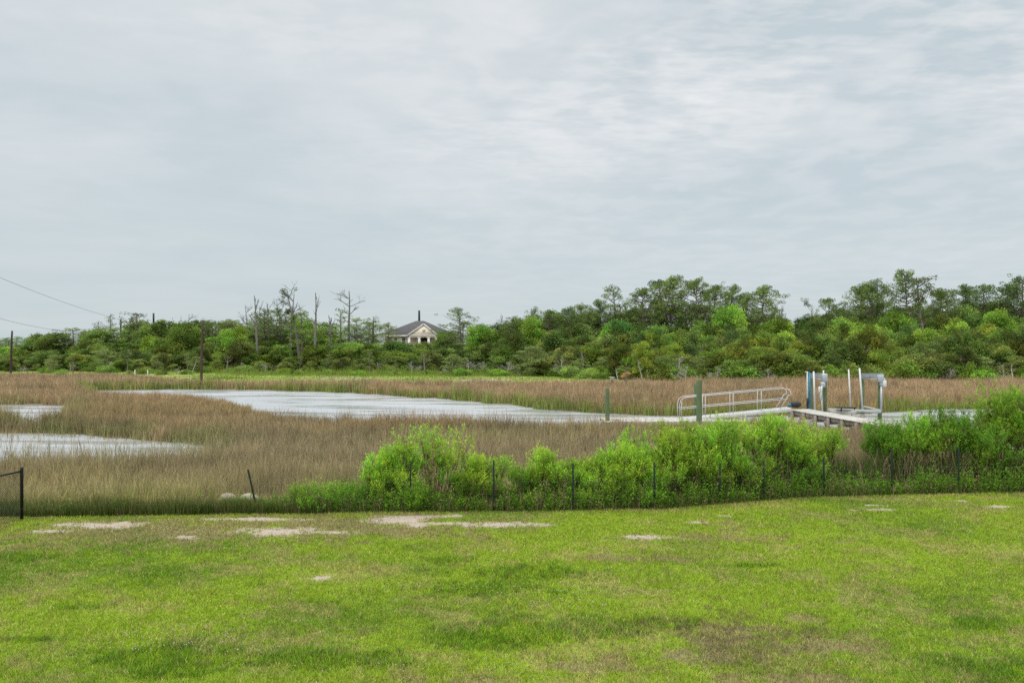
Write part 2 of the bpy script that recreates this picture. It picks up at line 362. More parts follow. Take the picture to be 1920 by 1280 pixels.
def ground_col(x, y):
    n = len(x); e = y - y_edge(x); wet = look(F_wet, x, y); u = y - y_up(x)
    lc = lawn_col(x, y) * .75
    sm = sstep(-.25, .35, pmask(sand, x, y, 51)) * (e < 1)
    lc = mixc3(lc, C_sand * (0.9 + .25 * fbm(x / .2, y / .2, 3)[:, None]), sm)
    lc = mixc3(lc, C_soil, sstep(-.55, -.15, e) * (fbm(x / .5, y / .5, 8) > .38))
    mud = COL(.115, .095, .06) + np.zeros((n, 3)); mud = mixc3(mud, COL(.16, .13, .08), fbm(x / 4, y / 4, 9))
    upc = mixc3(COL(.25, .32, .06) + np.zeros((n, 3)), COL(.36, .32, .13), sstep(.45, .7, fbm(x / 6, y / 3, 12)))
    for px, py, rx, ry in ((640, 709, 42, 1.4), (905, 712, 60, 1.2), (1195, 714, 28, 1.6), (1240, 714, 60, .8), (265, 711, 28, 1.6), (1750, 711, 20, 1)):
        X, Y = G(px, py, -.1); d_ = np.hypot((x - X) / (rx * Y / F), (y - Y) / (Y * Y / F / H * ry)); upc = mixc3(upc, C_sand * 1.15, sstep(1.2, .8, d_))
    c = mixc3(lc, mud, sstep(-.2, .25, e)); c = mixc3(c, upc, sstep(-1, 1, u + 3 * (fbm(x / 5, y / 5, 13) - .5)))
    c = mixc3(c, COL(.085, .075, .04), sstep(22, 30, u))
    return c
# one ground sheet to the horizon, fine near the camera
def axis(knots):
    r_ = []
    for a, b_, s_ in knots: r_ += list(np.arange(a, b_ - 1e-6, s_))
    return np.array(r_ + [knots[-1][1]])
xs = axis([(-2500, -600, 300), (-600, -130, 25), (-130, -50, 2), (-50, -17, .7), (-17, 18, .13), (18, 50, .7), (50, 130, 2), (130, 600, 25), (600, 2500, 300)])
ys = axis([(-60, 4, 4), (4, 7, .5), (7, 27, .11), (27, 60, .5), (60, 130, .9), (130, 300, 8), (300, 900, 60), (900, 4000, 310)])
XX, YY = np.meshgrid(xs, ys); x = XX.ravel(); y = YY.ravel(); z = hgt(x, y)
nx_, ny_ = len(xs), len(ys); i = np.arange(ny_ - 1)[:, None] * nx_; j = np.arange(nx_ - 1)[None]
q = np.stack([i + j, i + j + 1, i + nx_ + j + 1, i + nx_ + j], -1).reshape(-1, 4)
tag(link("ground", npmesh("ground", np.stack([x, y, z], 1), q, ground_col(x, y), True), None, M_ground), kind='structure')
wv = np.array([(-300, 24.5, WZ), (300, 24.5, WZ), (300, 100, WZ), (-300, 100, WZ)])
tag(link("water", npmesh("water", wv, np.array([[0, 1, 2, 3]])), None, M_water), kind='structure')

# ------------------------------------------------------------------ grasses (uncountable: one object each)
def blades(rng, x, y, z, h, wd, cb, ct, lean=.25):
    """one narrow bent blade (two segments) per point"""
    n = len(x); a = rng.uniform(0, 2 * np.pi, n); fx = np.cos(a); fy = np.sin(a)
    la = rng.uniform(0, 2 * np.pi, n); lm = h * lean * rng.uniform(.2, 1.4, n); lx = np.cos(la) * lm; ly = np.sin(la) * lm
    V = np.empty((n, 5, 3))
    V[:, 0] = np.stack([x - fx * wd / 2, y - fy * wd / 2, z - .02], 1); V[:, 1] = np.stack([x + fx * wd / 2, y + fy * wd / 2, z - .02], 1)
    mx_, my_, mz_ = x + lx * .35, y + ly * .35, z + h * .58
    V[:, 2] = np.stack([mx_ + fx * wd * .36, my_ + fy * wd * .36, mz_], 1); V[:, 3] = np.stack([mx_ - fx * wd * .36, my_ - fy * wd * .36, mz_], 1)
    V[:, 4] = np.stack([x + lx, y + ly, z + h * rng.uniform(.85, 1.0, n)], 1)
    b0 = np.arange(n)[:, None] * 5
    return V.reshape(-1, 3), b0 + np.array([[0, 1, 2, 3]]), b0 + np.array([[3, 2, 4]]), \
        np.stack([cb, cb, (cb + ct) / 2, (cb + ct) / 2, ct], 1).reshape(-1, 3)
def tris(rng, x, y, z, h, wd, cb, ct, lean=.5):
    n = len(x); a = rng.uniform(0, 2 * np.pi, n); fx = np.cos(a) * wd / 2; fy = np.sin(a) * wd / 2
    la = rng.uniform(0, 2 * np.pi, n); lm = h * lean * rng.uniform(.2, 1.5, n)
    V = np.empty((n, 3, 3)); V[:, 0] = np.stack([x - fx, y - fy, z - .006], 1); V[:, 1] = np.stack([x + fx, y + fy, z - .006], 1)
    V[:, 2] = np.stack([x + np.cos(la) * lm, y + np.sin(la) * lm, z + h], 1)
    return V.reshape(-1, 3), np.arange(3 * n).reshape(-1, 3), np.stack([cb, cb, ct], 1).reshape(-1, 3)
def wedge_pts(rng, n, d0, d1, p, half=.68):
    """points on the ground with density falling as distance^-p inside a wide fan"""
    k = 2 - p; u = rng.uniform(0, 1, n); d = (d0 ** k + u * (d1 ** k - d0 ** k)) ** (1 / k) if abs(k) > 1e-3 else d0 * (d1 / d0) ** u
    return rng.uniform(-half, half, n) * d, d
rng = np.random.default_rng(7)
# mown lawn
x, y = wedge_pts(rng, 1500000, 7.2, 25.5, 1.1)
e = y - y_edge(x); keep = (e < .1); x = x[keep]; y = y[keep]
sm = pmask(sand, x, y, 51); keep = rng.uniform(0, 1, len(x)) > sstep(-.15, .75, sm) * .96
dm = pmask(dead, x, y, 71); keep &= rng.uniform(0, 1, len(x)) > sstep(.1, .9, dm) * .45
x = x[keep]; y = y[keep]; n = len(x)
c = lawn_col(x, y); cl = sstep(.2, .8, pmask(clover, x, y, 61, .6))
rr = rng.uniform(0, 1, n); c = np.where((rr < .10 * (1 - cl))[:, None], C_straw * 1.15, c); c = np.where((rr > .93)[:, None], COL(.20, .14, .08), c)
c = c * (rng.uniform(.55, 1.45, n) * (.72 + .56 * fbm(x / .07, y / .09, 48, 2)))[:, None] * np.stack([rng.uniform(.8, 1.25, n), np.ones(n), np.ones(n)], 1)
h = rng.uniform(.015, .06, n) * (.55 + 1.0 * fbm(x / .5, y / .5, 45)) * (1 + .4 * cl); wd = rng.uniform(.006, .013, n) * (y / 12) ** .6 * (1 + .8 * cl)
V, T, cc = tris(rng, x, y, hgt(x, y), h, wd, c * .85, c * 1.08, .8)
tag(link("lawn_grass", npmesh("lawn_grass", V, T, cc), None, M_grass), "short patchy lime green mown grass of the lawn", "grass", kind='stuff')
# clover flowers
fl = []
for px, py, rx, ry, k in ((300, 1195, 130, 30, 120), (960, 1110, 150, 12, 70), (60, 1145, 60, 6, 14), (450, 1215, 100, 20, 40), (1060, 1140, 80, 12, 30), (820, 1260, 300, 20, 40)):
    X, Y = G(px, py); a = rng.uniform(0, 6.28, k); r = np.sqrt(rng.uniform(0, 1, k))
    fl.append(np.stack([X + np.cos(a) * r * rx * Y / F, Y + np.sin(a) * r * Y * Y / F / H * ry], 1))
fl = np.concatenate(fl); mb = MB(); zz = hgt(fl[:, 0], fl[:, 1])
for (a_, b_), z_ in zip(fl, zz):
    r = rng.uniform(.007, .012); z_ = z_ + rng.uniform(.05, .075); V = np.array([(r, 0, 0), (0, r, 0), (-r, 0, 0), (0, -r, 0), (0, 0, r), (0, 0, -r)]) + (a_, b_, z_)
    mb.add(V, t=[(0, 1, 4), (1, 2, 4), (2, 3, 4), (3, 0, 4), (1, 0, 5), (2, 1, 5), (3, 2, 5), (0, 3, 5)], col=(.62, .52, .46))
tag(mb.build("clover_flowers", M_shrub), "scattered tiny white clover flower heads in the lawn", "flowers", kind='stuff')

# salt marsh
NB = 14; xc0, yc0 = wedge_pts(rng, 122000, 21.0, 112, 1.62)
cid = np.repeat(np.arange(len(xc0)), NB); sg = .10 * (yc0 / 25) ** .5 * rng.uniform(.5, 1.5, len(xc0))
x = xc0[cid] + rng.normal(0, 1, len(cid)) * sg[cid]; y = yc0[cid] + rng.normal(0, 1, len(cid)) * sg[cid]
cl_h = rng.uniform(.55, 1.28, len(xc0)) ** 1.2; cl_v = rng.uniform(.62, 1.3, len(xc0)); cl_g = rng.uniform(0, 1, len(xc0))
e = y - y_edge(x); u = y - y_up(x); wet = look(F_wet, x, y); fc = look(F_creek, x, y); fb = look(F_pb, x, y); fa = look(F_pa, x, y)
r = rng.uniform(0, 1, len(x))
keep = (e > .15) & (u < 3 * (fbm(x / 5, y / 5, 13) - .35)) & ((wet < -.1) | ((fb > 0) & (fb < .9) & (r < .10)) | ((fb > .9) & (r < .022)) | ((fa > 0) & (r < .03 * (fa < .8) + .008)) | ((fc > -.1) & (fc < .25) & (r < .05)))
keep &= ~((fb > -2.2) & (fb <= 0) & (y < 36) & (r < .5))
keep &= ~((e < 1.9) & (x > -4.6) & (r < .9))
# no grass growing through the timber pier
px0 = 15.95 + (49.2 - y) * .103; keep &= ~((x > px0 - .1) & (x < px0 + 1.35) & (y < 50) & (r < .6))
x = x[keep]; y = y[keep]; e = e[keep]; u = u[keep]; wet = wet[keep]; fc = fc[keep]; fb = fb[keep]; cid = cid[keep]; n = len(x)
pt = fbm(x / 5, y / 2.2, 81); pt2 = fbm(x / 1.2, y / .9, 82); pt3 = fbm(x / 14, y / 5, 83)
K_red = COL(.490, .310, .160); K_gb = COL(.430, .330, .195); K_tan = COL(.58, .465, .225); K_yg = COL(.34, .35, .072); K_gr = COL(.12, .22, .045); K_pinkbr = COL(.56, .375, .225)
ct = K_gb + np.zeros((n, 3)); ct = mixc3(ct, K_tan, sstep(31, 24, y) * .75)
ct = mixc3(ct, K_red, sstep(36, 46, y) * .75); ct = mixc3(ct, K_pinkbr, sstep(58, 68, y) * .85)
ct = mixc3(ct, K_gb * .72, np.clip((pt - .44) * 3.6, 0, 1) * .8); ct = mixc3(ct, K_tan, np.clip((pt2 - .58) * 3, 0, 1) * .55)
ct = mixc3(ct, K_yg, np.clip((pt3 - .50) * 4.5, 0, 1) * sstep(75, 30, y) * .32)
ct = mixc3(ct, K_yg, sstep(2.4, .2, e) * .45)
farbank = (y > np.interp(x, [-60, -20, 5, 20, 40], [84, 70, 54, 53, 57])) 
gband = sstep(-1.5, -.4, fc + 2.6 * (pt - .5)) * farbank; ct = mixc3(ct, mixc3(K_gr * 1.25 + np.zeros((n, 3)), K_yg, pt2), gband * .85)
nearpond = sstep(-2.2, -.4, np.maximum(look(F_pa, x, y), fb)) * (~farbank); ct = mixc3(ct, K_gr * 1.2, nearpond * .35 * (pt2 > .45))
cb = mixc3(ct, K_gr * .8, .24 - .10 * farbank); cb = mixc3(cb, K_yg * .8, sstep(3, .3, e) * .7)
v = (rng.uniform(.7, 1.3, n) * cl_v[cid])[:, None]; ct = mixc3(ct, K_gr * 1.1, (cl_g[cid] > .88) * .4); ct = ct * v; cb = cb * v
rr = rng.uniform(0, 1, n); ct = np.where((rr < .10)[:, None], COL(.50, .42, .28), ct); ct = np.where((rr > .86)[:, None], COL(.10, .07, .045), ct)
h = cl_h[cid] * rng.uniform(.42, .76, n) * (.38 + 1.2 * fbm(x / 4, y / 2.2, 85)); h = h * (1 + .18 * sstep(52, 62, y) * farbank + .22 * sstep(2.5, .6, np.abs(wet + 2)) )
h = h * (.75 + .35 * sstep(.2, 2.0, e)); h = np.where(wet > -.1, h * .8, h); h = h * (1 - .5 * sstep(-8, 0, u)); h = h * (1 - .55 * sstep(1.5, .8, np.hypot(x + 6.9, (y - 22.2) * .8)))
h = h * (1 - .35 * sstep(-7, -1, fc) * (~(y > np.interp(x, [-60, -20, 5, 20, 40], [84, 70, 54, 53, 57]))) * (y > 45))
wd = rng.uniform(.008, .015, n) * (y / 25) ** .85
h = h * (1 - .55 * (np.abs(x - (15.95 + (49.2 - y) * .103) + .9) < 1.9) * (y > 39) * (y < 51))
z = np.maximum(hgt(x, y), -.47)
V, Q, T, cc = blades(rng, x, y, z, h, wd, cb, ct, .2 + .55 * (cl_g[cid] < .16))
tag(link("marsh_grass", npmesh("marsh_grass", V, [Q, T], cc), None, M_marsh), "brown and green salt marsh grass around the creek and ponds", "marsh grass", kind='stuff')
# far bank turf and rushes before the woods
x, y = wedge_pts(rng, 200000, 84, 165, 1.2); u = y - y_up(x); keep = (u > -1.5) & (u < 26); x = x[keep]; y = y[keep]; u = u[keep]; n = len(x)
pp = fbm(x / 5, y / 3, 91); keep = rng.uniform(0, 1, n) < sstep(.3, .5, pp) * .6 + .25 + sstep(16, 22, u); x = x[keep]; y = y[keep]; u = u[keep]; n = len(x); pp = pp[keep]
c = mixc3(COL(.25, .34, .055) + np.zeros((n, 3)), COL(.16, .27, .04), rng.uniform(0, 1, n) ** 2); c = mixc3(c, COL(.30, .26, .10), (rng.uniform(0, 1, n) < .2) * .8)
h = rng.uniform(.05, .18, n) * (1 + 2.2 * sstep(.5, .65, pp) * (fbm(x / 9, y / 9, 92) > .5)) + sstep(15, 24, u) * rng.uniform(0, 1.0, n)
V, T, cc = tris(rng, x, y, hgt(x, y), h, rng.uniform(.05, .12, n), c * .8, c, .3)
tag(link("bank_grass", npmesh("bank_grass", V, T, cc), None, M_grass), "bright green rough grass along the far bank before the trees", "grass", kind='stuff')
# weeds along the fence
def herb(rng, x, y, z, h, n_leaf, c, ls=.05):
    """upright weeds: points -> many small leaves up each stalk"""
    n = len(x); k = n_leaf; X = np.repeat(x, k); Y = np.repeat(y, k); Z = np.repeat(z, k); Hh = np.repeat(h, k)
    t_ = rng.uniform(.1, 1, n * k); lean = np.repeat(rng.uniform(-.25, .25, (n, 2)), k, 0) * (t_ * Hh)[:, None]
    pos = np.stack([X + lean[:, 0], Y + lean[:, 1], Z + t_ * Hh], 1) + rng.normal(0, .02, (n * k, 3))
    return leaves(rng, pos, rng.uniform(.6, 1.3, n * k) * ls, .38, np.repeat(c, k, 0), up=.5)
def leaves(rng, pos, ln, asp, col, up=.4, outdir=None, vary=.3):
    n = len(pos); d = rng.normal(0, 1, (n, 3)); d /= np.linalg.norm(d, axis=1)[:, None]
    if outdir is not None: d = d * .8 + outdir
    d[:, 2] += up; d /= np.linalg.norm(d, axis=1)[:, None] + 1e-9
    s_ = np.cross(d, rng.normal(0, 1, (n, 3))); s_ /= np.linalg.norm(s_, axis=1)[:, None] + 1e-9
    ln = (np.ones(n) * ln)[:, None]; wv_ = ln * asp / 2
    V = np.stack([pos, pos + d * ln * .5 + s_ * wv_, pos + d * ln, pos + d * ln * .5 - s_ * wv_], 1).reshape(-1, 3)
    c = np.ones((n, 3)) * col * rng.uniform(1 - vary, 1 + vary, n)[:, None]
    return V, np.arange(4 * n).reshape(-1, 4), np.repeat(c, 4, 0)
n = 5200; x = rng.uniform(-7.0, 15.5, n); x = np.where(rng.uniform(0, 1, n) < .9, x, rng.uniform(-12, 15.5, n))
y = y_edge(x) + rng.uniform(.05, 1.3, n); zz = hgt(x, y); hh = rng.uniform(.2, .62, n) * (.05 + 1.9 * fbm(x / .42, y / .6, 95) ** 1.3) * (1 + .5 * (rng.uniform(0, 1, n) < .1))
hh = np.where(x < -4.6, hh * .6, hh * 1.15)
c = mixc3(COL(.20, .38, .026) + np.zeros((n, 3)), COL(.085, .18, .022), rng.uniform(0, 1, n)); c = np.where((rng.uniform(0, 1, n) < .12)[:, None], COL(.30, .22, .12), c)
V, Q, cc = herb(rng, x, y, zz, hh, 22, c, .065)
tag(link("fence_weeds", npmesh("fence_weeds", V, Q, cc), None, M_shrub), "dense dark green leafy weeds along the foot of the wire fence", "weeds", kind='stuff')
n = 60000; x = rng.uniform(-15, 16.5, n); x = np.where((x > -4.5) & (rng.uniform(0, 1, n) < .72), rng.uniform(-15, -4.5, n), x); y = y_edge(x) + rng.uniform(-.05, .7, n); h = rng.uniform(.06, .42, n) * (.5 + fbm(x / .6, y / .6, 96)); 
c = mixc3(COL(.10, .17, .025) + np.zeros((n, 3)), COL(.30, .25, .12), (rng.uniform(0, 1, n) < .33) * 1.0); c = c * rng.uniform(.6, 1.2, n)[:, None]
V, Q, T, cc = blades(rng, x, y, hgt(x, y), h, rng.uniform(.006, .012, n), c * .8, c, .3)
tag(link("fence_grass", npmesh("fence_grass", V, [Q, T], cc), None, M_grass), "uncut grass tufts left standing along the fence line", "grass", kind='stuff')
# tall reeds and dead straw at the right
def reed_pts(px0, px1, n, d0, d1):
    d = rng.uniform(d0, d1, n); return (rng.uniform(px0, px1, n) - 960) / F * d, d
xa, ya = reed_pts(1535, 1680, 5200, 25.5, 37); xb, yb = reed_pts(1380, 1960, 6500, 24.4, 26.5); xc_, yc_ = reed_pts(1040, 1540, 2400, 22.0, 25)
x = np.concatenate([xa, xb, xc_]); y = np.concatenate([ya, yb, yc_]); y = np.maximum(y, y_edge(x) + .55 + .5 * rng.uniform(0, 1, len(x))); n = len(x)
green = rng.uniform(0, 1, n) < np.where(np.arange(n) < len(xa), .12, .62)
c = np.where(green[:, None], COL(.085, .15, .03), COL(.34, .25, .15)) * rng.uniform(.55, 1.3, n)[:, None]
h = rng.uniform(.7, 1.45, n)
V, Q, T, cc = blades(rng, x, y, hgt(x, y), h, rng.uniform(.012, .024, n), c * .8, c, .38)
tag(link("tall_reeds", npmesh("tall_reeds", V, [Q, T], cc), None, M_marsh), "tall straw brown and green reeds between the right-hand bushes", "reeds", kind='stuff')

# ------------------------------------------------------------------ shrubs along the fence
def curve(a, b_, sag, n, rng, wob_=.0):
    t_ = np.linspace(0, 1, n)[:, None]; p_ = a * (1 - t_) + b_ * t_; p_ = p_ + np.asarray(sag) * (4 * t_ * (1 - t_))
    if wob_: p_[1:-1] += rng.normal(0, wob_, (n - 2, 3))
    return p_
def make_shrub(seed, w_, h, base_open, n_spray, col, depth=None, leaf=.055, twig=(1.15, .95, .75)):
    """returns (wood MB, leaf arrays). local frame, base at 0"""
    rg = np.random.default_rng(seed); wood = MB(); depth = depth or w_ * .8
    nst = max(4, int(w_ * 6)); tips = []
    lobes = []
    for k in range(max(3, int(w_ * 5))):
        a = rg.uniform(0, 6.28); r = np.sqrt(rg.uniform(0, 1)); hz = h * rg.uniform(.60, .94) * (1 - .16 * r)
        lobes.append((np.array((math.cos(a) * r * w_ * .40, math.sin(a) * r * depth * .40, hz)), rg.uniform(.16, .30) * (w_ + h) * .42))
    for k in range(int(w_ * 5.5)):
        a = rg.uniform(0, 6.28); r = rg.uniform(.3, 1); hz = h * rg.uniform(base_open + .06, .66)
        lobes.append((np.array((math.cos(a) * r * w_ * .42, math.sin(a) * r * depth * .42, hz)), rg.uniform(.14, .24) * (w_ + h) * .40))
    per = max(3, n_spray // len(lobes)); pos = []; ax = []; cs = []
    for lc, lr in lobes:
        base = np.array((lc[0] * .25 + rg.normal(0, .05), lc[1] * .25 + rg.normal(0, .05), 0)); 
        pth = curve(base, lc, (lc[0] * .12, lc[1] * .12, -.02 * h), 5, rg, .02); wood.tube(pth, np.linspace(.022, .010, 5) * (h / 2) ** .5, 4, twig)
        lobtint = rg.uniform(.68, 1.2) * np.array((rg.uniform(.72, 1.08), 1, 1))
        for q_ in range(per):
            dv = rg.normal(0, 1, 3); dv /= np.linalg.norm(dv); dv[2] = dv[2] * .8 + .12
            rr_ = lr * rg.uniform(.55, 1.1); tip = lc + dv * rr_; tip[2] = max(tip[2], .08)
            if tip[2] > h * 1.05: tip[2] = h * rg.uniform(.9, 1.04)
            st = lc + (tip - lc) * .25
            if q_ % 2 == 0: wood.tube(np.array([pth[3] if q_ % 4 else lc, st, tip]), [.006, .0045, .002], 3, twig)
            sp = rg.uniform(.14, .30) * (1.7 if rg.uniform() < .25 else 1); d_ = dv * .5 + np.array((0, 0, .9)); d_ /= np.linalg.norm(d_)
            m_ = 26; t_ = rg.uniform(0, 1, m_)[:, None]
            pos.append(tip + d_ * sp * (t_ - .4) + rg.normal(0, .022, (m_, 3))); ax.append(np.repeat(d_[None], m_, 0) * 1.0)
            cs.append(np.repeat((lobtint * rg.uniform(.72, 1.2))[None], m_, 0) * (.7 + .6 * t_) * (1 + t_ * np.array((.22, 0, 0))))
    pos = np.concatenate(pos); ax = np.concatenate(ax); cs = np.concatenate(cs)
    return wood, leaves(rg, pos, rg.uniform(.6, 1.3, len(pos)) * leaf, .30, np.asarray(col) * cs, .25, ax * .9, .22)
LIME = (.320, .510, .052); MIDG = (.225, .405, .040); DEEP = (.165, .32, .032)
# px centre, crown top row, half width px, set back from the fence, open base, colour, label
shr = [
 (640, 918, 78, .5, 0, MIDG, "low spreading bright green shrub at the left end of the hedge", 1.4),
 (575, 938, 45, .5, 0, MIDG, "lowest leafy sprawl trailing off left of the hedge", 1.0),
 (706, 862, 26, .9, .1, LIME, "small rounded lime bush at left of the bare-stemmed bush", 1),
 (748, 832, 34, 1.2, .12, LIME, "light green bush behind the first upright fence post", 1),
 (812, 806, 62, 1.3, .38, LIME, "wide lime bush showing bare forking stems, left of the hedge middle", .40),
 (762, 905, 60, .6, 0, MIDG, "low dark bush at the foot of the first upright fence post", .9),
 (918, 858, 36, .9, .1, LIME, "rounded lime bush behind the second upright fence post", 1),
 (968, 880, 34, .9, 0, MIDG, "short mid green bush just right of the second upright fence post", 1),
 (1020, 848, 30, 1.2, .1, LIME, "slender lime bush with a pointed top between second and third posts", .9),
 (1066, 868, 32, .8, .05, MIDG, "leafy bush directly behind the third upright fence post", 1),
 (1112, 848, 34, 1.2, .1, LIME, "loose lime bush just right of the third upright fence post", .9),
 (1156, 826, 34, 1.4, .1, LIME, "feathery lime bush under the lone green dock piling", .9),
 (1236, 797, 46, 1.6, .3, LIME, "tall lime bush in front of the gangway's lower end", 1.0),
 (1190, 868, 46, .8, .05, MIDG, "low mid green bush before the tall bush at the gangway's foot", .9),
 (1306, 784, 46, 1.8, .3, LIME, "tall dense lime bush in front of the paired green pilings", 1.0),
 (1362, 792, 40, 1.5, .25, LIME, "yellow green bush below the middle of the gangway railing", 1.0),
 (1428, 768, 46, 2.0, .3, LIME, "tallest lime bush of the hedge, below the gangway's upper end", .9),
 (1478, 812, 36, 1.4, .2, MIDG, "mid green bush below the start of the timber pier", .9),
 (1520, 796, 44, 1.8, .2, LIME, "domed lime bush at the right end of the long hedge", 1.05),
 (1668, 790, 36, 2.4, .45, DEEP, "dark green bush covering the near end of the timber pier", .9),
 (1715, 778, 44, 2.4, .45, MIDG, "green bush on bare stems second from the pier end", .85),
 (1792, 764, 56, 2.2, .45, DEEP, "broad dark green bush on leaning bare stems at the right", .95),
 (1876, 724, 58, 2.6, .4, MIDG, "tallest bush at the right edge, bright at its crown", 1.0),
 (1950, 742, 50, 2.2, .3, MIDG, "bush cut by the right edge of the picture", .9),
 (1850, 800, 46, 1.4, .3, DEEP, "lower bush in front of the tallest right-hand bush", .8),
 (868, 872, 30, .7, 0, MIDG, "short bush filling the gap left of the second upright fence post", .9),
 (1268, 838, 50, 1.2, .0, LIME, "leafy lower bush in front of the gangway-end bushes", .9),
 (1400, 846, 44, 1.2, .0, MIDG, "leafy lower bush right of the fifth upright fence post", .9),
 (1140, 872, 40, 1.0, .0, LIME, "short yellow green bush between third and fourth fence posts", .9),
 (1340, 858, 40, 1.1, .0, LIME, "low bright bush around the fifth upright fence post", .9),
 (1490, 862, 44, 1.1, .0, MIDG, "low bush left of the seventh upright fence post", .8),
]
for k, (px, top, hw, back, op, col, lab, den) in enumerate(shr):
    d0 = 21.8
    for _ in range(4): X0 = (px - 960) / F * d0; d0 = float(y_edge(X0)) + .28 + back * .5
    X0 = (px - 960) / F * d0; z0 = float(hgt(np.array([X0]), np.array([d0]))[0]); hh = (H - (top - HY) * d0 / F - z0) * 1.04; ww = 2 * hw * d0 / F * 1.30
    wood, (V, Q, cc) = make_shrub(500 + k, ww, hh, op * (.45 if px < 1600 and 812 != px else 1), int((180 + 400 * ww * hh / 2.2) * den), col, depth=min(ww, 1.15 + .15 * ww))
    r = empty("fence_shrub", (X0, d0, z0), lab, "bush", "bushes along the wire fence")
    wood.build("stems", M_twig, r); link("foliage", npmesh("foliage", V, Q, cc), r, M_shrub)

# ------------------------------------------------------------------ wire fence and chain-link fence
f = empty("wire_fence", (0, 22, 0), "low wire mesh fence on thin dark green steel posts along the lawn edge", "fence")
def fpt(X, off=.12): return np.array((X, float(y_edge(X)) + off - 0, 0.0))
def rel(o, p): return np.asarray(p, float) - np.array(o.location)
posts = [(770, 865), (926, 862), (1075, 868), (1227, 866), (1350, 868), (1432, 862), (1545, 856), (1672, 842), (1797, 838)]
for px, top in posts:
    d = 21.5
    for _ in range(4): X0 = (px - 960) / F * d; d = float(y_edge(X0)) + .12
    tz = H - (top - HY) * d / F; mb = MB(); b_ = rel(f, (X0, d, 0))
    mb.bar(b_ + (0, 0, -.1), b_ + (.012 * rng.normal(), .0, tz), .045, .008, (1, 1, 1), (0, 1, 0)); mb.bar(b_ + (0, .012, -.1), b_ + (.0, .012, tz - .003), .010, .034, (1, 1, 1), (0, 1, 0))
    for s_ in np.arange(.1, tz - .05, .055): mb.box(b_ + (0, -.008, s_), (.014, .010, .018))
    mb.build("post", M_postg, f)
d = float(y_edge(-10)) + .15; a0 = P(481, 952, 21.4); a1 = P(465, 880, 21.2); mb = MB()
mb.bar(rel(f, a0 - (a1 - a0) * .15), rel(f, a1), .045, .010, (1, 1, 1), (0, 1, 0)); mb.bar(rel(f, a0 - (a1 - a0) * .15 + (0, .012, 0)), rel(f, a1 + (0, .012, 0)), .012, .036, (1, 1, 1), (0, 1, 0))
lp = mb.build("post", M_postg, f); lp['label'] = "post leaning to the left beside the pale rocks"
mb = MB(); xs_ = np.arange(-11.6, 15.6, .6)
for z_ in (.04, .16, .29, .43, .58, .74):
    pts = np.array([rel(f, (X, y_edge(X) + .10, z_ + .02 * math.sin(X * 1.7 + z_ * 9) - (0.12 * z_ if X < -4 else 0))) for X in xs_]); mb.tube(pts, .0017 if z_ < .7 else .0026, 3, cap=False)
for X in np.arange(-11.6, 15.6, .15):
    s_ = 1 if X > -4 else .86; mb.tube(np.array([rel(f, (X, y_edge(X) + .10, .0)), rel(f, (X, y_edge(X) + .10, .74 * s_))]), .0014, 3, cap=False)
mb.build("wire_mesh", M_wire, f)
cf = empty("chain_link_fence", (-11.72, 20.4, 0), "black chain-link fence with round posts at the left edge of the lawn", "fence")
dx, dy = -.0, 0
A = np.array((0, 0, 0)); Bv = np.array((-.35, -3.0, 0)); Cv = Bv * 2
for p_ in (A, Bv, Cv):
    mb = MB(); mb.tube(np.array([p_ + (0, 0, -.1), p_ + (0, 0, 1.24), p_ + (0, 0, 1.265)]), [.037, .037, .030], 12)
    for z_ in (.25, .65, 1.05): mb.tube(np.array([p_ + (0, 0, z_), p_ + (0, 0, z_ + .02)]), .041, 12)
    mb.build("post", M_black, cf, True)
mb = MB(); mb.tube(np.array([A + (0, 0, 1.17), Cv + (0, 0, 1.17)]), .022, 10); mb.build("top_rail", M_galv if False else M_black, cf, True)
mb = MB(); Ln = np.linalg.norm(Cv); u_ = Cv / Ln; s_ = .062
for k in range(int((Ln + 1.2) / s_) + 1):
    for sg in (1, -1):
        a = k * s_ - (1.2 if sg == 1 else 0); b_ = a + 1.14 * sg; t0, t1 = 0.0, 1.0
        lo, hi = (a, b_) if a < b_ else (b_, a)
        ts = sorted(((0 - a) / (b_ - a), (Ln - a) / (b_ - a))); t0 = max(0, ts[0]); t1 = min(1, ts[1])
        if t1 - t0 < .02: continue
        mb.tube(np.array([u_ * (a + (b_ - a) * t0) + (0, 0, .02 + 1.14 * t0), u_ * (a + (b_ - a) * t1) + (0, 0, .02 + 1.14 * t1)]), .0034, 3, cap=False)
mb.build("chain_mesh", M_black, cf)
def rock(px, py, hw_, hh_, d, lab, seed):
    rg = np.random.default_rng(seed); p_ = P(px, py, d); w_ = hw_ * d / F; hgt_ = hh_ * d / F; n_u, n_v = 28, 14
    U, Vv = np.meshgrid(np.arange(n_u) / n_u * 2 * np.pi, np.linspace(-.35, 1, n_v) * np.pi / 2)
    X = np.cos(U) * np.cos(Vv); Y = np.sin(U) * np.cos(Vv); Z = np.sin(Vv)
    rad = 1 + .38 * (fbm(X * 1.6 + seed, Y * 1.6 + Z * 1.3, seed) - .5) + .10 * (fbm(X * 6, Y * 6 + Z * 5, seed + 3) - .5)
    V = np.stack([X * rad * w_, Y * rad * w_ * .8, Z * rad * hgt_], -1).reshape(-1, 3); i = np.arange(n_v - 1)[:, None] * n_u; j = np.arange(n_u)[None]; k = (j + 1) % n_u
    q = np.stack([i + j, i + k, i + n_u + k, i + n_u + j], -1).reshape(-1, 4)
    o = link("rock", npmesh("rock", V, q, np.ones((len(V), 3)), True), None, M_rock); o.location = p_; tag(o, lab, "rock", "pale rocks behind the fence"); return p_, w_
p1, w1 = rock(465, 947, 27, 21, 22.7, "larger pale rock behind the leaning fence post", 3)
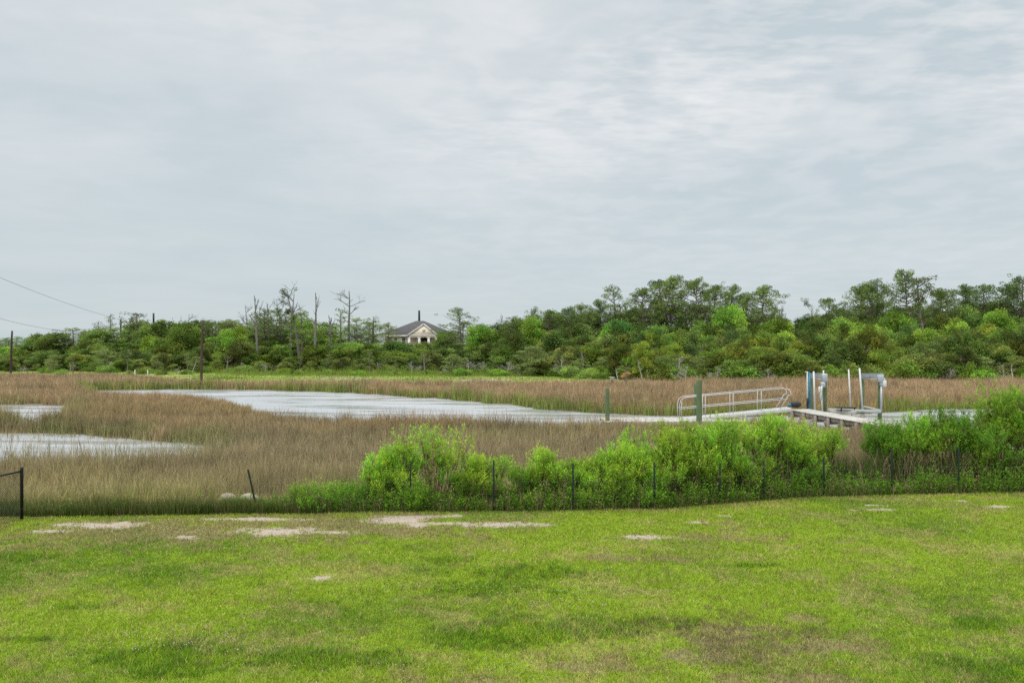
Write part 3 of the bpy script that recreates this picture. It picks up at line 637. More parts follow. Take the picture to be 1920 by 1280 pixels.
p2, w2 = rock(424, 944, 21, 20, 22.9, "smaller pale rock topped by a green grass tuft", 5)
x = p2[0] - .08 + rng.normal(0, .09, 420); y = p2[1] - .05 + rng.normal(0, .06, 420); c = COL(.17, .32, .03) * rng.uniform(.7, 1.3, (420, 1))
V, Q, T, cc = blades(rng, x, y, np.full(420, p2[2] + .12), rng.uniform(.07, .16, 420), np.full(420, .009), c * .8, c, .8)
tag(link("grass_tuft", npmesh("grass_tuft", V, [Q, T], cc), None, M_grass), "bright green tuft growing on the smaller rock", "grass tuft")

# ------------------------------------------------------------------ floating dock, gangway, pilings
def piling(px, top, basepy, d, r, lab):
    p0 = P(px, basepy, d); zt = H - (top - HY) * d / F; mb = MB(); zs = np.linspace(WZ - .6, zt - .03, 10)
    pts = np.array([(rng.normal(0, .004), rng.normal(0, .004), z_ - p0[2]) for z_ in zs] + [(0, 0, zt - p0[2])])
    dk = np.array([.55 if z_ < WZ + .35 else 1 for z_ in zs] + [1.05]); 
    mb.tube(pts, [r * (1.05 - .012 * k_) for k_ in range(10)] + [r * .82], 14)
    mb.c[0][:, :] = np.concatenate([np.repeat(np.where(dk < 1, 1.0, 1.0), 14), [1, 1]])[:, None] * np.array((1, 1, 1))
    o = mb.build("dock_piling", M_piling, None, True); o.location = p0; return tag(o, lab, "piling", "green dock pilings")
piling(1139, 727, 792, 45.6, .115, "lone green piling at the left end of the floating dock")
piling(1311, 712, 790, 45.9, .150, "thicker taller green piling in front of the gangway")
piling(1305, 720, 786, 49.5, .125, "shorter green piling just behind the gangway's taller piling")
fd = empty("floating_dock", (8.3, 47.55, WZ), "low weathered floating dock at the foot of the gangway", "dock")
mb = MB()
for k, X in enumerate(np.arange(-3.2, 4.6, .145)): mb.box((X, 0, .40), (.138, 2.8, .035), col=np.ones(3) * rng.uniform(.8, 1.2))
mb.build("deck_boards", M_woodgrey, fd)
for yy in (-1.38, 1.38):
    mb = MB(); mb.box((.7, yy, .30), (7.85, .05, .15)); mb.build("side_board", M_woodold, fd)
for X in (-2.4, .5, 3.4):
    mb = MB(); mb.box((X, 0, .07), (1.5, 2.4, .38), bev=.05); mb.build("float", M_black, fd)
mb = MB(); p_ = P(1139, 789, 45.6); mb.tube(np.array([rel(fd, p_ + (math.cos(a) * .2, math.sin(a) * .2, -.02)) for a in np.linspace(0, 6.28, 13)]), .025, 6); mb.box(rel(fd, p_ + (.12, -.22, -.02)), (.5, .09, .07)); mb.build("pile_hoop", M_alu, fd)
for X in (-2.6, 3.0):
    mb = MB(); mb.bar((X - .12, -.95, .47), (X + .12, -.95, .47), .03, .03); mb.bar((X - .04, -.95, .41), (X - .04, -.95, .47), .03, .03); mb.bar((X + .04, -.95, .41), (X + .04, -.95, .47), .03, .03); mb.build("cleat", M_black, fd)

g0 = P(1274, 788, 47.9); g1 = P(1484, 767.5, 47.5); gl = np.linalg.norm(g1 - g0)
gw = empty("gangway", tuple(g0), "white aluminium gangway with railings sloping up to the timber pier", "gangway")
u_ = (g1 - g0) / gl; side = np.cross(u_, (0, 0, 1)); side /= np.linalg.norm(side); side = -side; upv = np.array((0, 0, 1.))
def gp(s_, v_, z_): return u_ * s_ + side * v_ + upv * z_
mb = MB()
for s_ in np.arange(.05, gl, .16): mb.bar(gp(s_, .04, .06), gp(s_, .94, .06), .15, .03, np.ones(3) * rng.uniform(.9, 1.05))
mb.build("deck", M_alu, gw)
for v_, nm in ((0, 'n'), (.98, 'f')):
    mb = MB(); mb.bar(gp(0, v_, -.02), gp(gl, v_, -.02), .06, .20); mb.build("side_beam", M_alu, gw)
    mb = MB(); rt = 1.26; r_ = .023
    path = [gp(.02, v_, .05), gp(.02, v_, rt - .35), gp(.08, v_, rt - .14), gp(.22, v_, rt - .03), gp(.42, v_, rt)]
    path += [gp(gl - .45, v_, rt - .04), gp(gl - .18, v_, rt - .10), gp(gl - .04, v_, rt - .24), gp(gl - .02, v_, rt - .42), gp(gl - .16, v_, .80), gp(gl - .62, v_, .08)]
    mb.tube(np.array(path), r_, 8)
    mb.tube(np.array([gp(.02, v_, .64), gp(gl - .20, v_, .60)]), r_ * .85, 8)
    for s_ in (.24, .49, .74): mb.tube(np.array([gp(gl * s_ - .05, v_, .05), gp(gl * s_ - .05, v_, rt - .02 * s_)]), r_ * .85, 8)
    if v_ == 0: mb.tube(np.array([gp(.12, v_, .05), gp(.12, v_, rt - .20)]), r_ * .7, 8)
    mb.build("railing", M_alu, gw, True)

# timber pier
pw = empty("timber_pier", (16.0, 49.2, 0), "weathered timber pier running from the gangway back toward the shore", "pier")
ZD = .45; pd_ = np.array((.103, -1., 0)); pd_ /= np.linalg.norm(pd_); ps = np.array((1., .103, 0)); ps /= np.linalg.norm(ps); O0 = np.array((15.95, 49.25, 0)); PL = 25.0
def pp_(s_, v_, z_): return rel(pw, O0 + pd_ * s_ + ps * v_ + np.array((0, 0, z_)))
axm = np.stack([ps, -pd_, (0, 0, 1.)], 1)
mb = MB()
for s_ in np.arange(0, PL, .148): mb.box(pp_(s_, .62 + rng.normal(0, .008), ZD - .02 + rng.normal(0, .002)), (1.30, .139, .038), ax=axm, col=np.ones(3) * rng.uniform(.78, 1.2))
mb.build("deck_boards", M_woodgrey, pw)
for v_ in (.08, 1.16):
    mb = MB()
    for s_ in np.arange(0, PL, 2.4): mb.bar(pp_(s_ + .02, v_, ZD - .15), pp_(min(s_ + 2.38, PL), v_, ZD - .15), .045, .21, np.ones(3) * rng.uniform(1.1, 1.5))
    mb.build("stringer", M_woodold, pw)
for k, s_ in enumerate(np.arange(.5, PL, 1.45)):
    mb = MB()
    mb.bar(pp_(s_, -.20, ZD - .34), pp_(s_, 1.44, ZD - .34), .09, .18); mb.build("cross_beam", M_woodold, pw)
    for v_ in (-.04, 1.28):
        mb = MB(); lx = rng.normal(0, .02); mb.tube(np.array([pp_(s_ + .12, v_ + lx, -1.0), pp_(s_ + .12, v_, ZD - .07)]), .085, 9); mb.build("pile", M_woodold, pw, True)
bl = MB(); V = []
o = empty("bundle", tuple(P(1492, 763, 49.3) + (0, 0, -.02)), "dark rounded bundle with a blue end lying where gangway meets pier", "bundle")
n_u, n_v = 20, 12; U, Vv = np.meshgrid(np.arange(n_u) / n_u * 2 * np.pi, np.linspace(-1, 1, n_v) * np.pi / 2)
V = np.stack([np.cos(Vv) * np.cos(U) * .32 * (1 + .06 * np.sin(3 * U)), np.cos(Vv) * np.sin(U) * .2, np.sign(np.sin(Vv)) * np.abs(np.sin(Vv)) ** .8 * .19 + .17], -1).reshape(-1, 3)
i = np.arange(n_v - 1)[:, None] * n_u; j = np.arange(n_u)[None]; k = (j + 1) % n_u
bl.add(V, np.stack([i + j, i + k, i + n_u + k, i + n_u + j], -1).reshape(-1, 4)); bl.build("cover", M_rubber, o, True)
bl = MB(); bl.tube(np.array([(-.46, 0, .07), (-.40, 0, .13), (-.30, 0, .15), (-.2, 0, .14)]), [.04, .085, .09, .06], 10); bl.build("blue_end", M_blue, o, True)

# boat lift
bo = P(1585, 770, 53.0); bf = empty("boat_lift", (bo[0], bo[1], WZ), "boat lift with two white beamed frames, guide poles and a cradle", "boat lift")
def bp(px, py, d): return rel(bf, P(px, py, d))
def lift_pile(px, top, d, r, m_, n_=12):
    a = bp(px, top, d); mb = MB(); mb.tube(np.array([(a[0], a[1], -.8), (a[0], a[1], a[2] * .5), a]), [r * 1.05, r, r * .95], n_); return mb.build("pile", m_, bf, True)
lift_pile(1521, 708, 54.2, .10, M_piling); lift_pile(1546.5, 712, 52.2, .125, M_piling)
lift_pile(1617, 709, 54.2, .12, M_piling); lift_pile(1649.5, 711, 52.2, .12, M_piling)
for px in (1547, 1618):   # the offshore pair of piles carries on below the cradle
    pass
for (xa, ya, da, xb, yb, db) in ((1518, 703.5, 54.0, 1548, 704, 52.0), (1614, 703.5, 54.0, 1655, 704, 52.0)):
    A = bp(xa, ya, da); B = bp(xb, yb, db); mb = MB(); mb.bar(A + (0, 0, .10), B + (0, 0, .10), .16, .05); mb.bar(A + (0, 0, -.14), B + (0, 0, -.14), .16, .04); mb.bar(A, B, .035, .22)
    mb.bar(A + (0, -.02, -.02), B + (0, -.02, -.02), .10, .17); mb.build("top_beam", M_galv, bf)
    mb = MB(); mb.tube(np.array([A + (0.05, -.12, -.22), B + (-.1, -.12, -.22)]), .02, 8); mb.build("drive_shaft", M_alu, bf, True)
    mb = MB(); mid = A * .6 + B * .4; mb.bar(mid + (-.05, -.14, -.12), mid + (.30, -.14, -.12), .02, .06); mb.build("name_plate", M_black, bf)
def mbox(c, sz, name, m_, rz=0.0, bev=.03): mb = MB(); mb.box(c, sz, rz, bev=bev); return mb.build(name, m_, bf)
mbox(bp(1546, 708, 51.9), (.30, .30, .50), "motor_box", M_galv); mbox(bp(1543, 721, 51.8), (.26, .28, .34), "gear_case", M_galv, .2, .08)
mbox(bp(1650.5, 709, 51.9), (.34, .30, .42), "motor_box", M_galv); mbox(bp(1658, 719, 51.8), (.22, .26, .40), "gear_case", M_pvc, .2, .08); mbox(bp(1652, 718, 51.9), (.16, .2, .34), "gear_case", M_galv)
mb = MB(); a = bp(1658, 712, 51.8); mb.tube(np.array([a + (0, 0, -.05), a + (0, 0, .10)]), [.1, .05], 10); mb.build("motor_cap", M_galv, bf, True)
for (px, y0, y1, x1, r_, m_, nm) in ((1513.5, 697, 760, 1513.5, .032, M_pvc, "guide_pole"), (1517.5, 698, 766, 1518, .062, M_blue, "blue_pipe"), (1525.5, 696, 768, 1528, .050, M_pvc, "guide_pole"), (1544, 694, 712, 1544, .042, M_pvc, "guide_pole"),
        (1591, 692, 763, 1595, .045, M_pvc, "guide_pole"), (1611.5, 690, 768, 1617.5, .052, M_pvc, "guide_pole"), (1652.5, 724, 772, 1652, .06, M_galv, "conduit")):
    mb = MB(); mb.tube(np.array([bp(x1, y1, 51.8), bp(px, y0, 51.8)]), r_, 10); mb.build(nm, m_, bf, True)
mbox(bp(1512.5, 697, 51.8), (.2, .06, .05), "pole_cap", M_pvc); 
mbox(bp(1536.5, 730, 51.3), (.12, .12, .36), "switch_box", M_pvc); mbox(bp(1539, 743, 51.3), (.14, .12, .42), "switch_box", M_galv)
mb = MB(); mb.tube(np.array([bp(1541, 723, 51.3), bp(1540, 733, 51.3), bp(1541, 750, 51.3), bp(1542, 772, 51.3)]), .045, 8); mb.build("conduit", M_pvc, bf, True)
mb = MB(); mb.tube(np.array([bp(1546, 752, 51.2), bp(1547, 773, 51.2)]), .03, 8); mb.build("conduit", M_pole, bf, True)
mb = MB(); mb.bar(bp(1514, 746, 51.3), bp(1514, 768, 51.3), .10, .10); mb.box(bp(1515, 752, 51.2), (.12, .1, .2)); mb.build("bracket", M_rubber, bf)
# cradle between the frames
mb = MB(); mb.bar(bp(1552, 767.5, 51.6), bp(1652, 771.5, 50.3), .12, .16); mb.build("cradle_beam", M_galv, bf)
mb = MB(); mb.bar(bp(1556, 770, 50.6), bp(1606, 773, 50.0), .10, .28); mb.build("cradle_beam", M_woodgrey, bf)
mb = MB(); mb.bar(bp(1620, 762, 53.2), bp(1650, 769, 51.0), .08, .10); mb.build("cradle_beam", M_woodgrey, bf)
mb = MB(); mb.bar(bp(1568, 763.2, 50.2), bp(1603, 763.8, 50.2), .42, .05); 
for px in (1577.5, 1602): mb.bar(bp(px, 763.5, 50.2), bp(px, 771, 50.2), .05, .05, up=(0, 1, 0))
mb.build("bunk_carpet", M_black, bf)
mb = MB(); mb.tube(np.array([bp(1597, 772, 50.1), bp(1597, 779, 50.1)]), .03, 8); mb.build("bunk_bracket", M_rubber, bf, True)
mb = MB(); a = bp(1616.5, 776, 50.6); mb.tube(np.array([(a[0], a[1], -.6), a]), .115, 12); mb.build("stub_pile", M_woodold, bf, True)

# ------------------------------------------------------------------ poles, wires, box on a post, markers
def pole(px, top, d, r, lab, base_z=None, m_=None, grp=None, name="utility_pole"):
    X = (px - 960) * d / F; z0 = float(hgt(np.array([X]), np.array([float(d)]))[0]); zt = H - (top - HY) * d / F; mb = MB()
    mb.tube(np.array([(rng.normal(0, .01), 0, z_) for z_ in np.linspace(-.5, zt - z0, 8)]), np.linspace(r * 1.15, r * .8, 8), 10)
    o = mb.build(name, m_ or M_pole, None, True); o.location = (X, d, z0); tag(o, lab, "pole", grp); return o, np.array((X, d, zt))
o1, tp = pole(377, 600, 88, .12, "tall brown wooden pole standing at the edge of the creek", grp="bare wooden poles"); o1.rotation_euler = (0, .022, 0)
o2, tp = pole(20, 620, 118, .15, "brown wooden pole at the far left edge of the marsh", grp="bare wooden poles"); o2.rotation_euler = (0, .03, 0)
_, tA = pole(288, 587, 172, .22, "dark pole stub rising above the left trees", m_=M_rubber, grp="bare wooden poles")
_, tB = pole(164, 622, 165, .16, "thin dark pole among the low trees at the far left", m_=M_woodold, grp="bare wooden poles")
_, tC = pole(786, 582, 205, .30, "dark grey pole rising behind the house roof", m_=M_rubber, grp="bare wooden poles")
def wire(a, b_, sag, lab, r):
    t_ = np.linspace(0, 1, 24)[:, None]; p_ = a * (1 - t_) + b_ * t_; p_[:, 2] -= (sag * 4 * t_ * (1 - t_))[:, 0]; mb = MB(); mb.tube(p_ - a, r, 4, cap=False)
    o = mb.build("power_line", M_wire, None); o.location = a; tag(o, lab, "wire", "power lines at the left")
_, tD = pole(226, 599, 158, .14, "thin pole hidden among the slim left pines", m_=M_rubber, grp="bare wooden poles")
wire(P(-330, 372, 62), tD, .9, "upper power line running down from the top left", .02)
wire(P(-330, 478, 66), tB, 1.6, "lower power line running down to the thin far pole", .02)
X, Y = G(1147, 729, -.2); bb = empty("box_on_post", (X, Y, -.25), "small white box on a thin brown post in the far marsh", "nest box")
mb = MB(); z1 = H - (712 - HY) * Y / F + .25; mb.bar((0, 0, -.3), (0, 0, z1), .07, .07, up=(0, 1, 0)); mb.build("post", M_pole, bb)
mb = MB(); mb.box((.03, 0, z1 + .14), (.36, .3, .18)); mb.build("box", M_trim, bb); mb = MB(); mb.box((.03, -.02, z1 + .25), (.50, .4, .04)); mb.build("lid", M_trim, bb)
for px, lab in ((253, "left one of two short white stakes on the far bank"), (277, "right one of two short white stakes on the far bank")):
    X, Y = G(px, 701, 0); z0 = float(hgt(np.array([X]), np.array([Y]))[0]); mb = MB(); mb.bar((0, 0, -.2), (0, 0, .75), .11, .11, up=(0, 1, 0)); mb.box((0, 0, .77), (.15, .15, .05)); o = mb.build("stake", M_trim); o.location = (X, Y, z0); tag(o, lab, "stake", "white stakes on the far bank")

# ------------------------------------------------------------------ the house
D = 172.0; sc_ = D / F
def hx(px): return (px - 783) * sc_
def hz(py): return H - (py - HY) * sc_ - 1.0
ho = empty("house", ((783 - 960) * sc_, D, 1.0), "cream house with dark hipped roof and columned porch among the trees", "house")
mb = MB(); zE = hz(627.5)
x0, x1 = hx(722), hx(846); mb.box(((x0 + x1) / 2, 6.0, zE / 2 - .5), (x1 - x0, 12, zE + 1 - .0), bev=.02); mb.build("wall", M_wall, ho)
# hipped roof
mb = MB(); ex0, ex1 = hx(712), hx(853); r0, r1 = hx(774), hx(789); zR = hz(600); yF, yB = -.5, 12.5; ym = 6.0
V = [(ex0, yF, zE), (ex1, yF, zE), (ex1, yB, zE), (ex0, yB, zE), (r0, ym, zR), (r1, ym, zR), (ex0, yF, zE - .12), (ex1, yF, zE - .12), (ex1, yB, zE - .12), (ex0, yB, zE - .12)]
mb.add(V, [(0, 1, 5, 4), (2, 3, 4, 5), (9, 8, 7, 6), (0, 6, 7, 1), (1, 7, 8, 2), (2, 8, 9, 3), (3, 9, 6, 0)], [(1, 2, 5), (3, 0, 4)])
rf = mb.build("roof", M_roof, ho)
mb = MB(); mb.box(((ex0 + ex1) / 2, yF - .02, zE - .20), (ex1 - ex0 + .1, .12, .30)); mb.build("fascia", M_trim, ho)
gx0, gx1, gc = hx(768), hx(822), hx(797); zg = hz(609); yg = -2.6; zb = hz(628)
mb = MB(); V = [(gx0, yg, zb), (gx1, yg, zb), (gc, yg, zg), (gx0, yg + .25, zb), (gx1, yg + .25, zb), (gc, yg + .25, zg)]
mb.add(V, [(0, 3, 4, 1), (1, 4, 5, 2), (2, 5, 3, 0)], [(0, 1, 2), (5, 4, 3)]); mb.box(((gx0 + gx1) / 2, yg + .2, zb - .25), (gx1 - gx0 - .25, .4, .5), bev=.02); gb = mb.build("gable", M_wall, ho)
mb = MB(); ov = .35
V = [(gx0 - ov, yg - .06, zb - .18), (gc, yg - .06, zg + .22), (gx1 + ov, yg - .06, zb - .18), (gx0 - ov, 5, zb - .18), (gc, 5, zg + .22), (gx1 + ov, 5, zb - .18)]
V += [(a, b_, c_ - .1) for a, b_, c_ in V]
mb.add(V, [(0, 1, 4, 3), (1, 2, 5, 4), (6, 9, 10, 7), (7, 10, 11, 8), (0, 6, 7, 1), (1, 7, 8, 2), (3, 4, 10, 9), (4, 5, 11, 10), (0, 3, 9, 6), (2, 8, 11, 5)]); mb.build("porch_roof", M_roof, ho)
for (a, b_) in (((gx0 - ov, yg - .10, zb - .26), (gc, yg - .10, zg + .12)), ((gc, yg - .10, zg + .12), (gx1 + ov, yg - .10, zb - .26))):
    mb = MB(); mb.bar(a, b_, .10, .26); mb.build("rake_board", M_trim, ho)
mb = MB(); mb.box((gc, yg - .08, hz(619)), (.55, .1, .55), bev=.04); mb.build("gable_vent", M_trim, ho)
mb = MB(); mb.box(((gx0 + gx1) / 2, yg - .04, zb - .10), (gx1 - gx0 - .15, .08, .22)); mb.build("trim_band", M_trim, ho)
for px in (770, 788.5, 806, 820):
    mb = MB(); X = hx(px); mb.tube(np.array([(X, yg + .2, -1), (X, yg + .2, zb - .5)]), [.30, .25], 14); mb.box((X, yg + .2, zb - .56), (.68, .5, .16)); mb.build("column", M_trim, ho, False)
mb = MB(); mb.box(((gx0 + gx1) / 2, -1.2, hz(656)), (gx1 - gx0, 2.6, .3)); mb.build("balcony", M_trim, ho)
# arched opening
mb = MB(); X = hx(797.5); rr_ = .85; zt_ = hz(636); a = np.linspace(0, math.pi, 13); V = [(X + math.cos(t_) * rr_, -.03, zt_ + math.sin(t_) * rr_) for t_ in a] + [(X - rr_, -.03, zt_ - 2.4), (X + rr_, -.03, zt_ - 2.4)]
V2 = V + [(a_, -.10, c_) for a_, b_, c_ in V]; nn = len(V); cen = len(V2); V2 = V2 + [(X, -.10, zt_ - .6)]
mb.add(V2, t=[(cen, nn + k, nn + (k + 1) % nn) for k in range(nn)], q=[(k, (k + 1) % nn, nn + (k + 1) % nn, nn + k) for k in range(nn)]); dr = mb.build("arched_door", M_dark, ho)
mb = MB(); mb.tube(np.array([(X + rr_ + .1, -.14, zt_ - 2.4)] + [(X + math.cos(t_) * (rr_ + .1), -.14, zt_ + math.sin(t_) * (rr_ + .1)) for t_ in a] + [(X - rr_ - .1, -.14, zt_ - 2.4)]), .12, 6); mb.build("door_surround", M_trim, dr)
for px in (730, 742, 757, 832):
    mb = MB(); mb.box((hx(px), -.03, hz(640)), (.62, .1, 1.5)); wn = mb.build("window", M_dark, ho); mb = MB(); c_ = np.array((hx(px), -.10, hz(640)))
    for a_, s_ in (((-.37, 0, 0), (.14, .1, 1.7)), ((.37, 0, 0), (.14, .1, 1.7)), ((0, 0, .82), (.88, .1, .14)), ((0, 0, -.82), (.88, .1, .14)), ((0, 0, 0), (.6, .06, .07))): mb.box(c_ + a_, s_)
    mb.build("window_frame", M_trim, wn)
X = (702 - 960) * 160 / F; sh = empty("small_shed", (X, 160, .8), "small white outbuilding half hidden by trees left of the house", "shed")
mb = MB(); mb.box((0, 1, 1.9), (1.3, 2, 4.2), bev=.03); mb.build("wall", M_trim, sh); mb = MB(); V = [(-.8, -.2, 4), (.8, -.2, 4), (0, -.2, 4.5), (-.8, 2.2, 4), (.8, 2.2, 4), (0, 2.2, 4.5)]
mb.add(V, [(0, 3, 4, 1), (1, 4, 5, 2), (2, 5, 3, 0)], [(0, 1, 2), (5, 4, 3)]); mb.build("roof", M_roof, sh); mb = MB(); mb.box((0, -.04, 3.1), (.5, .08, .7)); mb.build("window", M_dark, sh)

# ------------------------------------------------------------------ trees: prototypes (parts: trunk, crown)
def blob(rg, c, r, n, flat=.6, shell=.55):
    v_ = rg.normal(0, 1, (n, 3)); v_ /= np.linalg.norm(v_, axis=1)[:, None]; rad = rg.uniform(shell, 1.05, n)[:, None]
    return c + v_ * rad * r * np.array((1, 1, flat)), v_
def pine(seed, h, bare, wid, nb=22, puff=.75, dens=70, ls=.30, dome=.5, dead=.0):
    rg = np.random.default_rng(seed); wood = MB(); pos = []; od = []; cs = []
    bend = rg.normal(0, .03 * h, 2); tr = lambda t_: np.array((bend[0] * t_ * t_, bend[1] * t_ * t_, h * .96 * t_))
    wood.tube(np.array([tr(t_) for t_ in np.linspace(0, 1, 9)]), np.linspace(.017 * h, .004 * h, 9), 7, cap=False)
    for k in range(nb):
        f_ = k / (nb - 1.); t_ = bare + (1 - bare) * f_ ** .85; a = k * 2.4 + rg.normal(0, .4)
        L_ = wid / 2 * (dome + (1 - dome) * math.sin(math.pi * min(1, .25 + f_ * .62))) * math.sqrt(max(.06, 1 - f_ ** 3)) * rg.uniform(.6, 1.15)
        s0 = tr(t_); e_ = s0 + np.array((math.cos(a) * L_, math.sin(a) * L_, L_ * rg.uniform(.05, .45) + .02 * h)); e_[2] = min(e_[2], h * 1.0)
        pth = curve(s0, e_, (0, 0, -.08 * L_), 4, rg, .04 * L_); wood.tube(pth, np.linspace(.006 * h, .0015 * h, 4), 4, cap=False)
        if rg.uniform() < dead: continue
        m_ = rg.integers(2, 5) if L_ > .8 else 2
        for q_ in range(m_):
            c_ = s0 + (e_ - s0) * (1 - .28 * q_ * rg.uniform(.6, 1.1)) + rg.normal(0, .16 * L_ + .1, 3) * (1, 1, .4); r_ = puff * rg.uniform(.6, 1.15)
            n_ = int(dens * (r_ / .75) ** 2) + 8; p_, v_ = blob(rg, c_, r_, n_, .5); pos.append(p_); od.append(v_); cs.append(np.full((n_, 1), rg.uniform(.5, 1.55)) * np.ones((1, 3)))
    pos = np.concatenate(pos); od = np.concatenate(od); cs = np.concatenate(cs)
    return wood, leaves(rg, pos, rg.uniform(.6, 1.3, len(pos)) * ls, .42, cs * COL(.112, .158, .044), .35, od * .6, .3)
def broad(seed, h, wid, n_l=16, dens=210, ls=.26, low=.12, flat=.8, trunk=True, col=(.112, .162, .040)):
    rg = np.random.default_rng(seed); wood = MB(); pos = []; od = []; cs = []
    cr = wid * .195
    wood.tube(curve(np.zeros(3), np.array((rg.normal(0, .05 * wid), rg.normal(0, .05 * wid), h * .6)), (.03 * h, 0, 0), 5, rg), np.linspace(.022 * h, .010 * h, 5), 7, cap=False)
    for k in range(n_l):
        f_ = (k + .5) / n_l; zz = h * (low + (1 - low) * f_ ** .8) - cr * .5; R = wid / 2 * math.sqrt(max(.05, 1 - (abs(f_ - .38) / .72) ** 2)); a = k * 2.4 + rg.normal(0, .5); rr_ = max(0, R - cr * .6) * rg.uniform(.45, 1.1)
        c_ = np.array((math.cos(a) * rr_, math.sin(a) * rr_, max(zz, cr * .4))); r_ = cr * rg.uniform(.65, 1.25) * (1 - .25 * f_)
        wood.tube(curve(np.array((0, 0, h * min(.55, .15 + f_ * .4))), c_, (0, 0, .02 * h), 4, rg, .03 * h), np.linspace(.009 * h, .002 * h, 4), 4, cap=False)
        n_ = int(dens * (r_ / 1.0) ** 1.7) + 20
        p_, v_ = blob(rg, c_, r_, n_, flat, .35); p_ += rg.normal(0, .10 * r_, p_.shape); pos.append(p_); od.append(v_); cs.append(np.full((n_, 1), rg.uniform(.45, 1.55)) * np.array([[rg.uniform(.85, 1.25), 1, 1]]))
    pos = np.concatenate(pos); od = np.concatenate(od); cs = np.concatenate(cs); k_ = pos[:, 2] > .02; pos = pos[k_]; od = od[k_]; cs = cs[k_]
    return wood, leaves(rg, pos, rg.uniform(.6, 1.35, len(pos)) * ls, .62, cs * np.asarray(col), .2, od * .7, .3)
def bare_tree(seed, h, spread=.5, lvl=4, trunk_r=.016, first=.4, tufts=0, nbr=5, thick=1.0, lean=0.0, crownlen=0):
    rg = np.random.default_rng(seed); wood = MB(); tips = []
    def br(p_, d_, ln, r_, l_):
        n_ = 4; pts = [p_]; dd = d_.copy()
        for k in range(n_):
            dd = dd + rg.normal(0, .10, 3) + np.array((0, 0, .05)); dd /= np.linalg.norm(dd); pts.append(pts[-1] + dd * ln / n_)
        wood.tube(np.array(pts), np.linspace(r_, r_ * .5, n_ + 1), 5 if l_ > 2 else 3, cap=False); tips.append(pts[-1])
        if l_ <= 1: return
        for k in range(rg.integers(2, nbr)):
            a = rg.uniform(0, 6.28); f_ = rg.uniform(.35, 1); q_ = int(f_ * n_); b0 = pts[q_]; s_ = rg.uniform(.5, 1.0) * spread * 1.6
            nd_ = dd + np.array((math.cos(a) * s_, math.sin(a) * s_, rg.uniform(-.1, .3))); nd_ /= np.linalg.norm(nd_); br(b0, nd_, ln * rg.uniform(.45, .72), r_ * .5, l_ - 1)
    pts = [np.zeros(3)]; dd = np.array((lean, 0, 1.)); N_ = 10
    for k in range(N_): dd = dd + rg.normal(0, .035, 3); dd[2] = 1; pts.append(pts[-1] + dd / np.linalg.norm(dd) * h * .92 / N_)
    wood.tube(np.array(pts), np.linspace(trunk_r * h, .003 * h, N_ + 1) * thick, 6, cap=False)
    nb_ = int(9 * (1 - first)) + 4
    for k in range(nb_):
        f_ = first + (1 - first) * (k + .5) / nb_; b0 = pts[min(N_, int(f_ * N_))]; a = rg.uniform(0, 6.28); s_ = spread * rg.uniform(.7, 1.5)
        d_ = np.array((math.cos(a) * s_, math.sin(a) * s_, rg.uniform(.25, .9))); d_ /= np.linalg.norm(d_); br(b0, d_, (h * crownlen * rg.uniform(.6, 1.15)) if crownlen else h * (1.08 - f_) * rg.uniform(.35, .60), .0055 * h * thick * (1.2 - f_ * .6), lvl - 1)
    if tufts:
        tp = np.array(tips)[rg.permutation(len(tips))[:tufts]]; pos = []; od = []
        for c_ in tp: p_, v_ = blob(rg, c_, rg.uniform(.3, .6), 34, .6, .3); pos.append(p_); od.append(v_)
        pos = np.concatenate(pos); return wood, leaves(rg, pos, rg.uniform(.15, .32, len(pos)), .4, COL(.075, .10, .032), .3, np.concatenate(od) * .5, .3)
    return wood, None
def palm(seed):
    rg = np.random.default_rng(seed); wood = MB(); wood.tube(np.array([(0, 0, 0), (.03, 0, .8), (.0, 0, 1.6)]), [.20, .17, .16], 10)
    V = []; Q = []; cc = []; n_ = 0
    for k in range(30):
        a = rg.uniform(0, 6.28); el = rg.uniform(-.7, 1.3); dry = el < -.35; L_ = rg.uniform(.7, 1.0); d_ = np.array((math.cos(a) * math.cos(el), math.sin(a) * math.cos(el), math.sin(el))); c0 = np.array((0, 0, 1.6)); tip = c0 + d_ * L_
        wood.tube(np.array([c0, tip]), .02, 3, (1, 1.2, .7)); s_ = np.cross(d_, (0, 0, 1)); s_ /= np.linalg.norm(s_)
        for w_ in np.linspace(-1.25, 1.25, 13):
            dr_ = d_ * math.cos(w_) + s_ * math.sin(w_); e_ = tip + dr_ * .62 + (0, 0, -.10); sd_ = np.cross(dr_, (0, 0, 1)); sd_ /= np.linalg.norm(sd_) + 1e-6; mid = tip + dr_ * .35
            V += [tip, mid + sd_ * .035, e_, mid - sd_ * .035]; Q.append((n_, n_ + 1, n_ + 2, n_ + 3)); n_ += 4
            c_ = COL(.34, .20, .10) if dry else COL(.10, .19, .022) * rg.uniform(.7, 1.3); cc += [c_] * 4
    return wood, (np.array(V), np.array(Q), np.array(cc))
PR = {}
def proto(key, gen, name, barkm, crown="crown"):
    wood, lf = gen; fs = [];
    if wood.q: fs.append(np.concatenate(wood.q))
    if wood.t: fs.append(np.concatenate(wood.t))
    tm = npmesh("trunk", np.concatenate(wood.v), fs, np.concatenate(wood.c), True); tm.materials.append(barkm)
    cm = None
    if lf is not None: cm = npmesh(crown, lf[0], lf[1], lf[2]); cm.materials.append(M_leaf)
    zs = [np.concatenate(wood.v)[:, 2].max()] + ([np.percentile(lf[0][:, 2], 99.8)] if lf is not None else [])
    xw = (np.percentile(lf[0][:, 0], 97) - np.percentile(lf[0][:, 0], 3)) if lf is not None else np.ptp(np.concatenate(wood.v)[:, 0])
    PR.setdefault(key, []).append((tm, cm, max(zs), xw, name, crown))
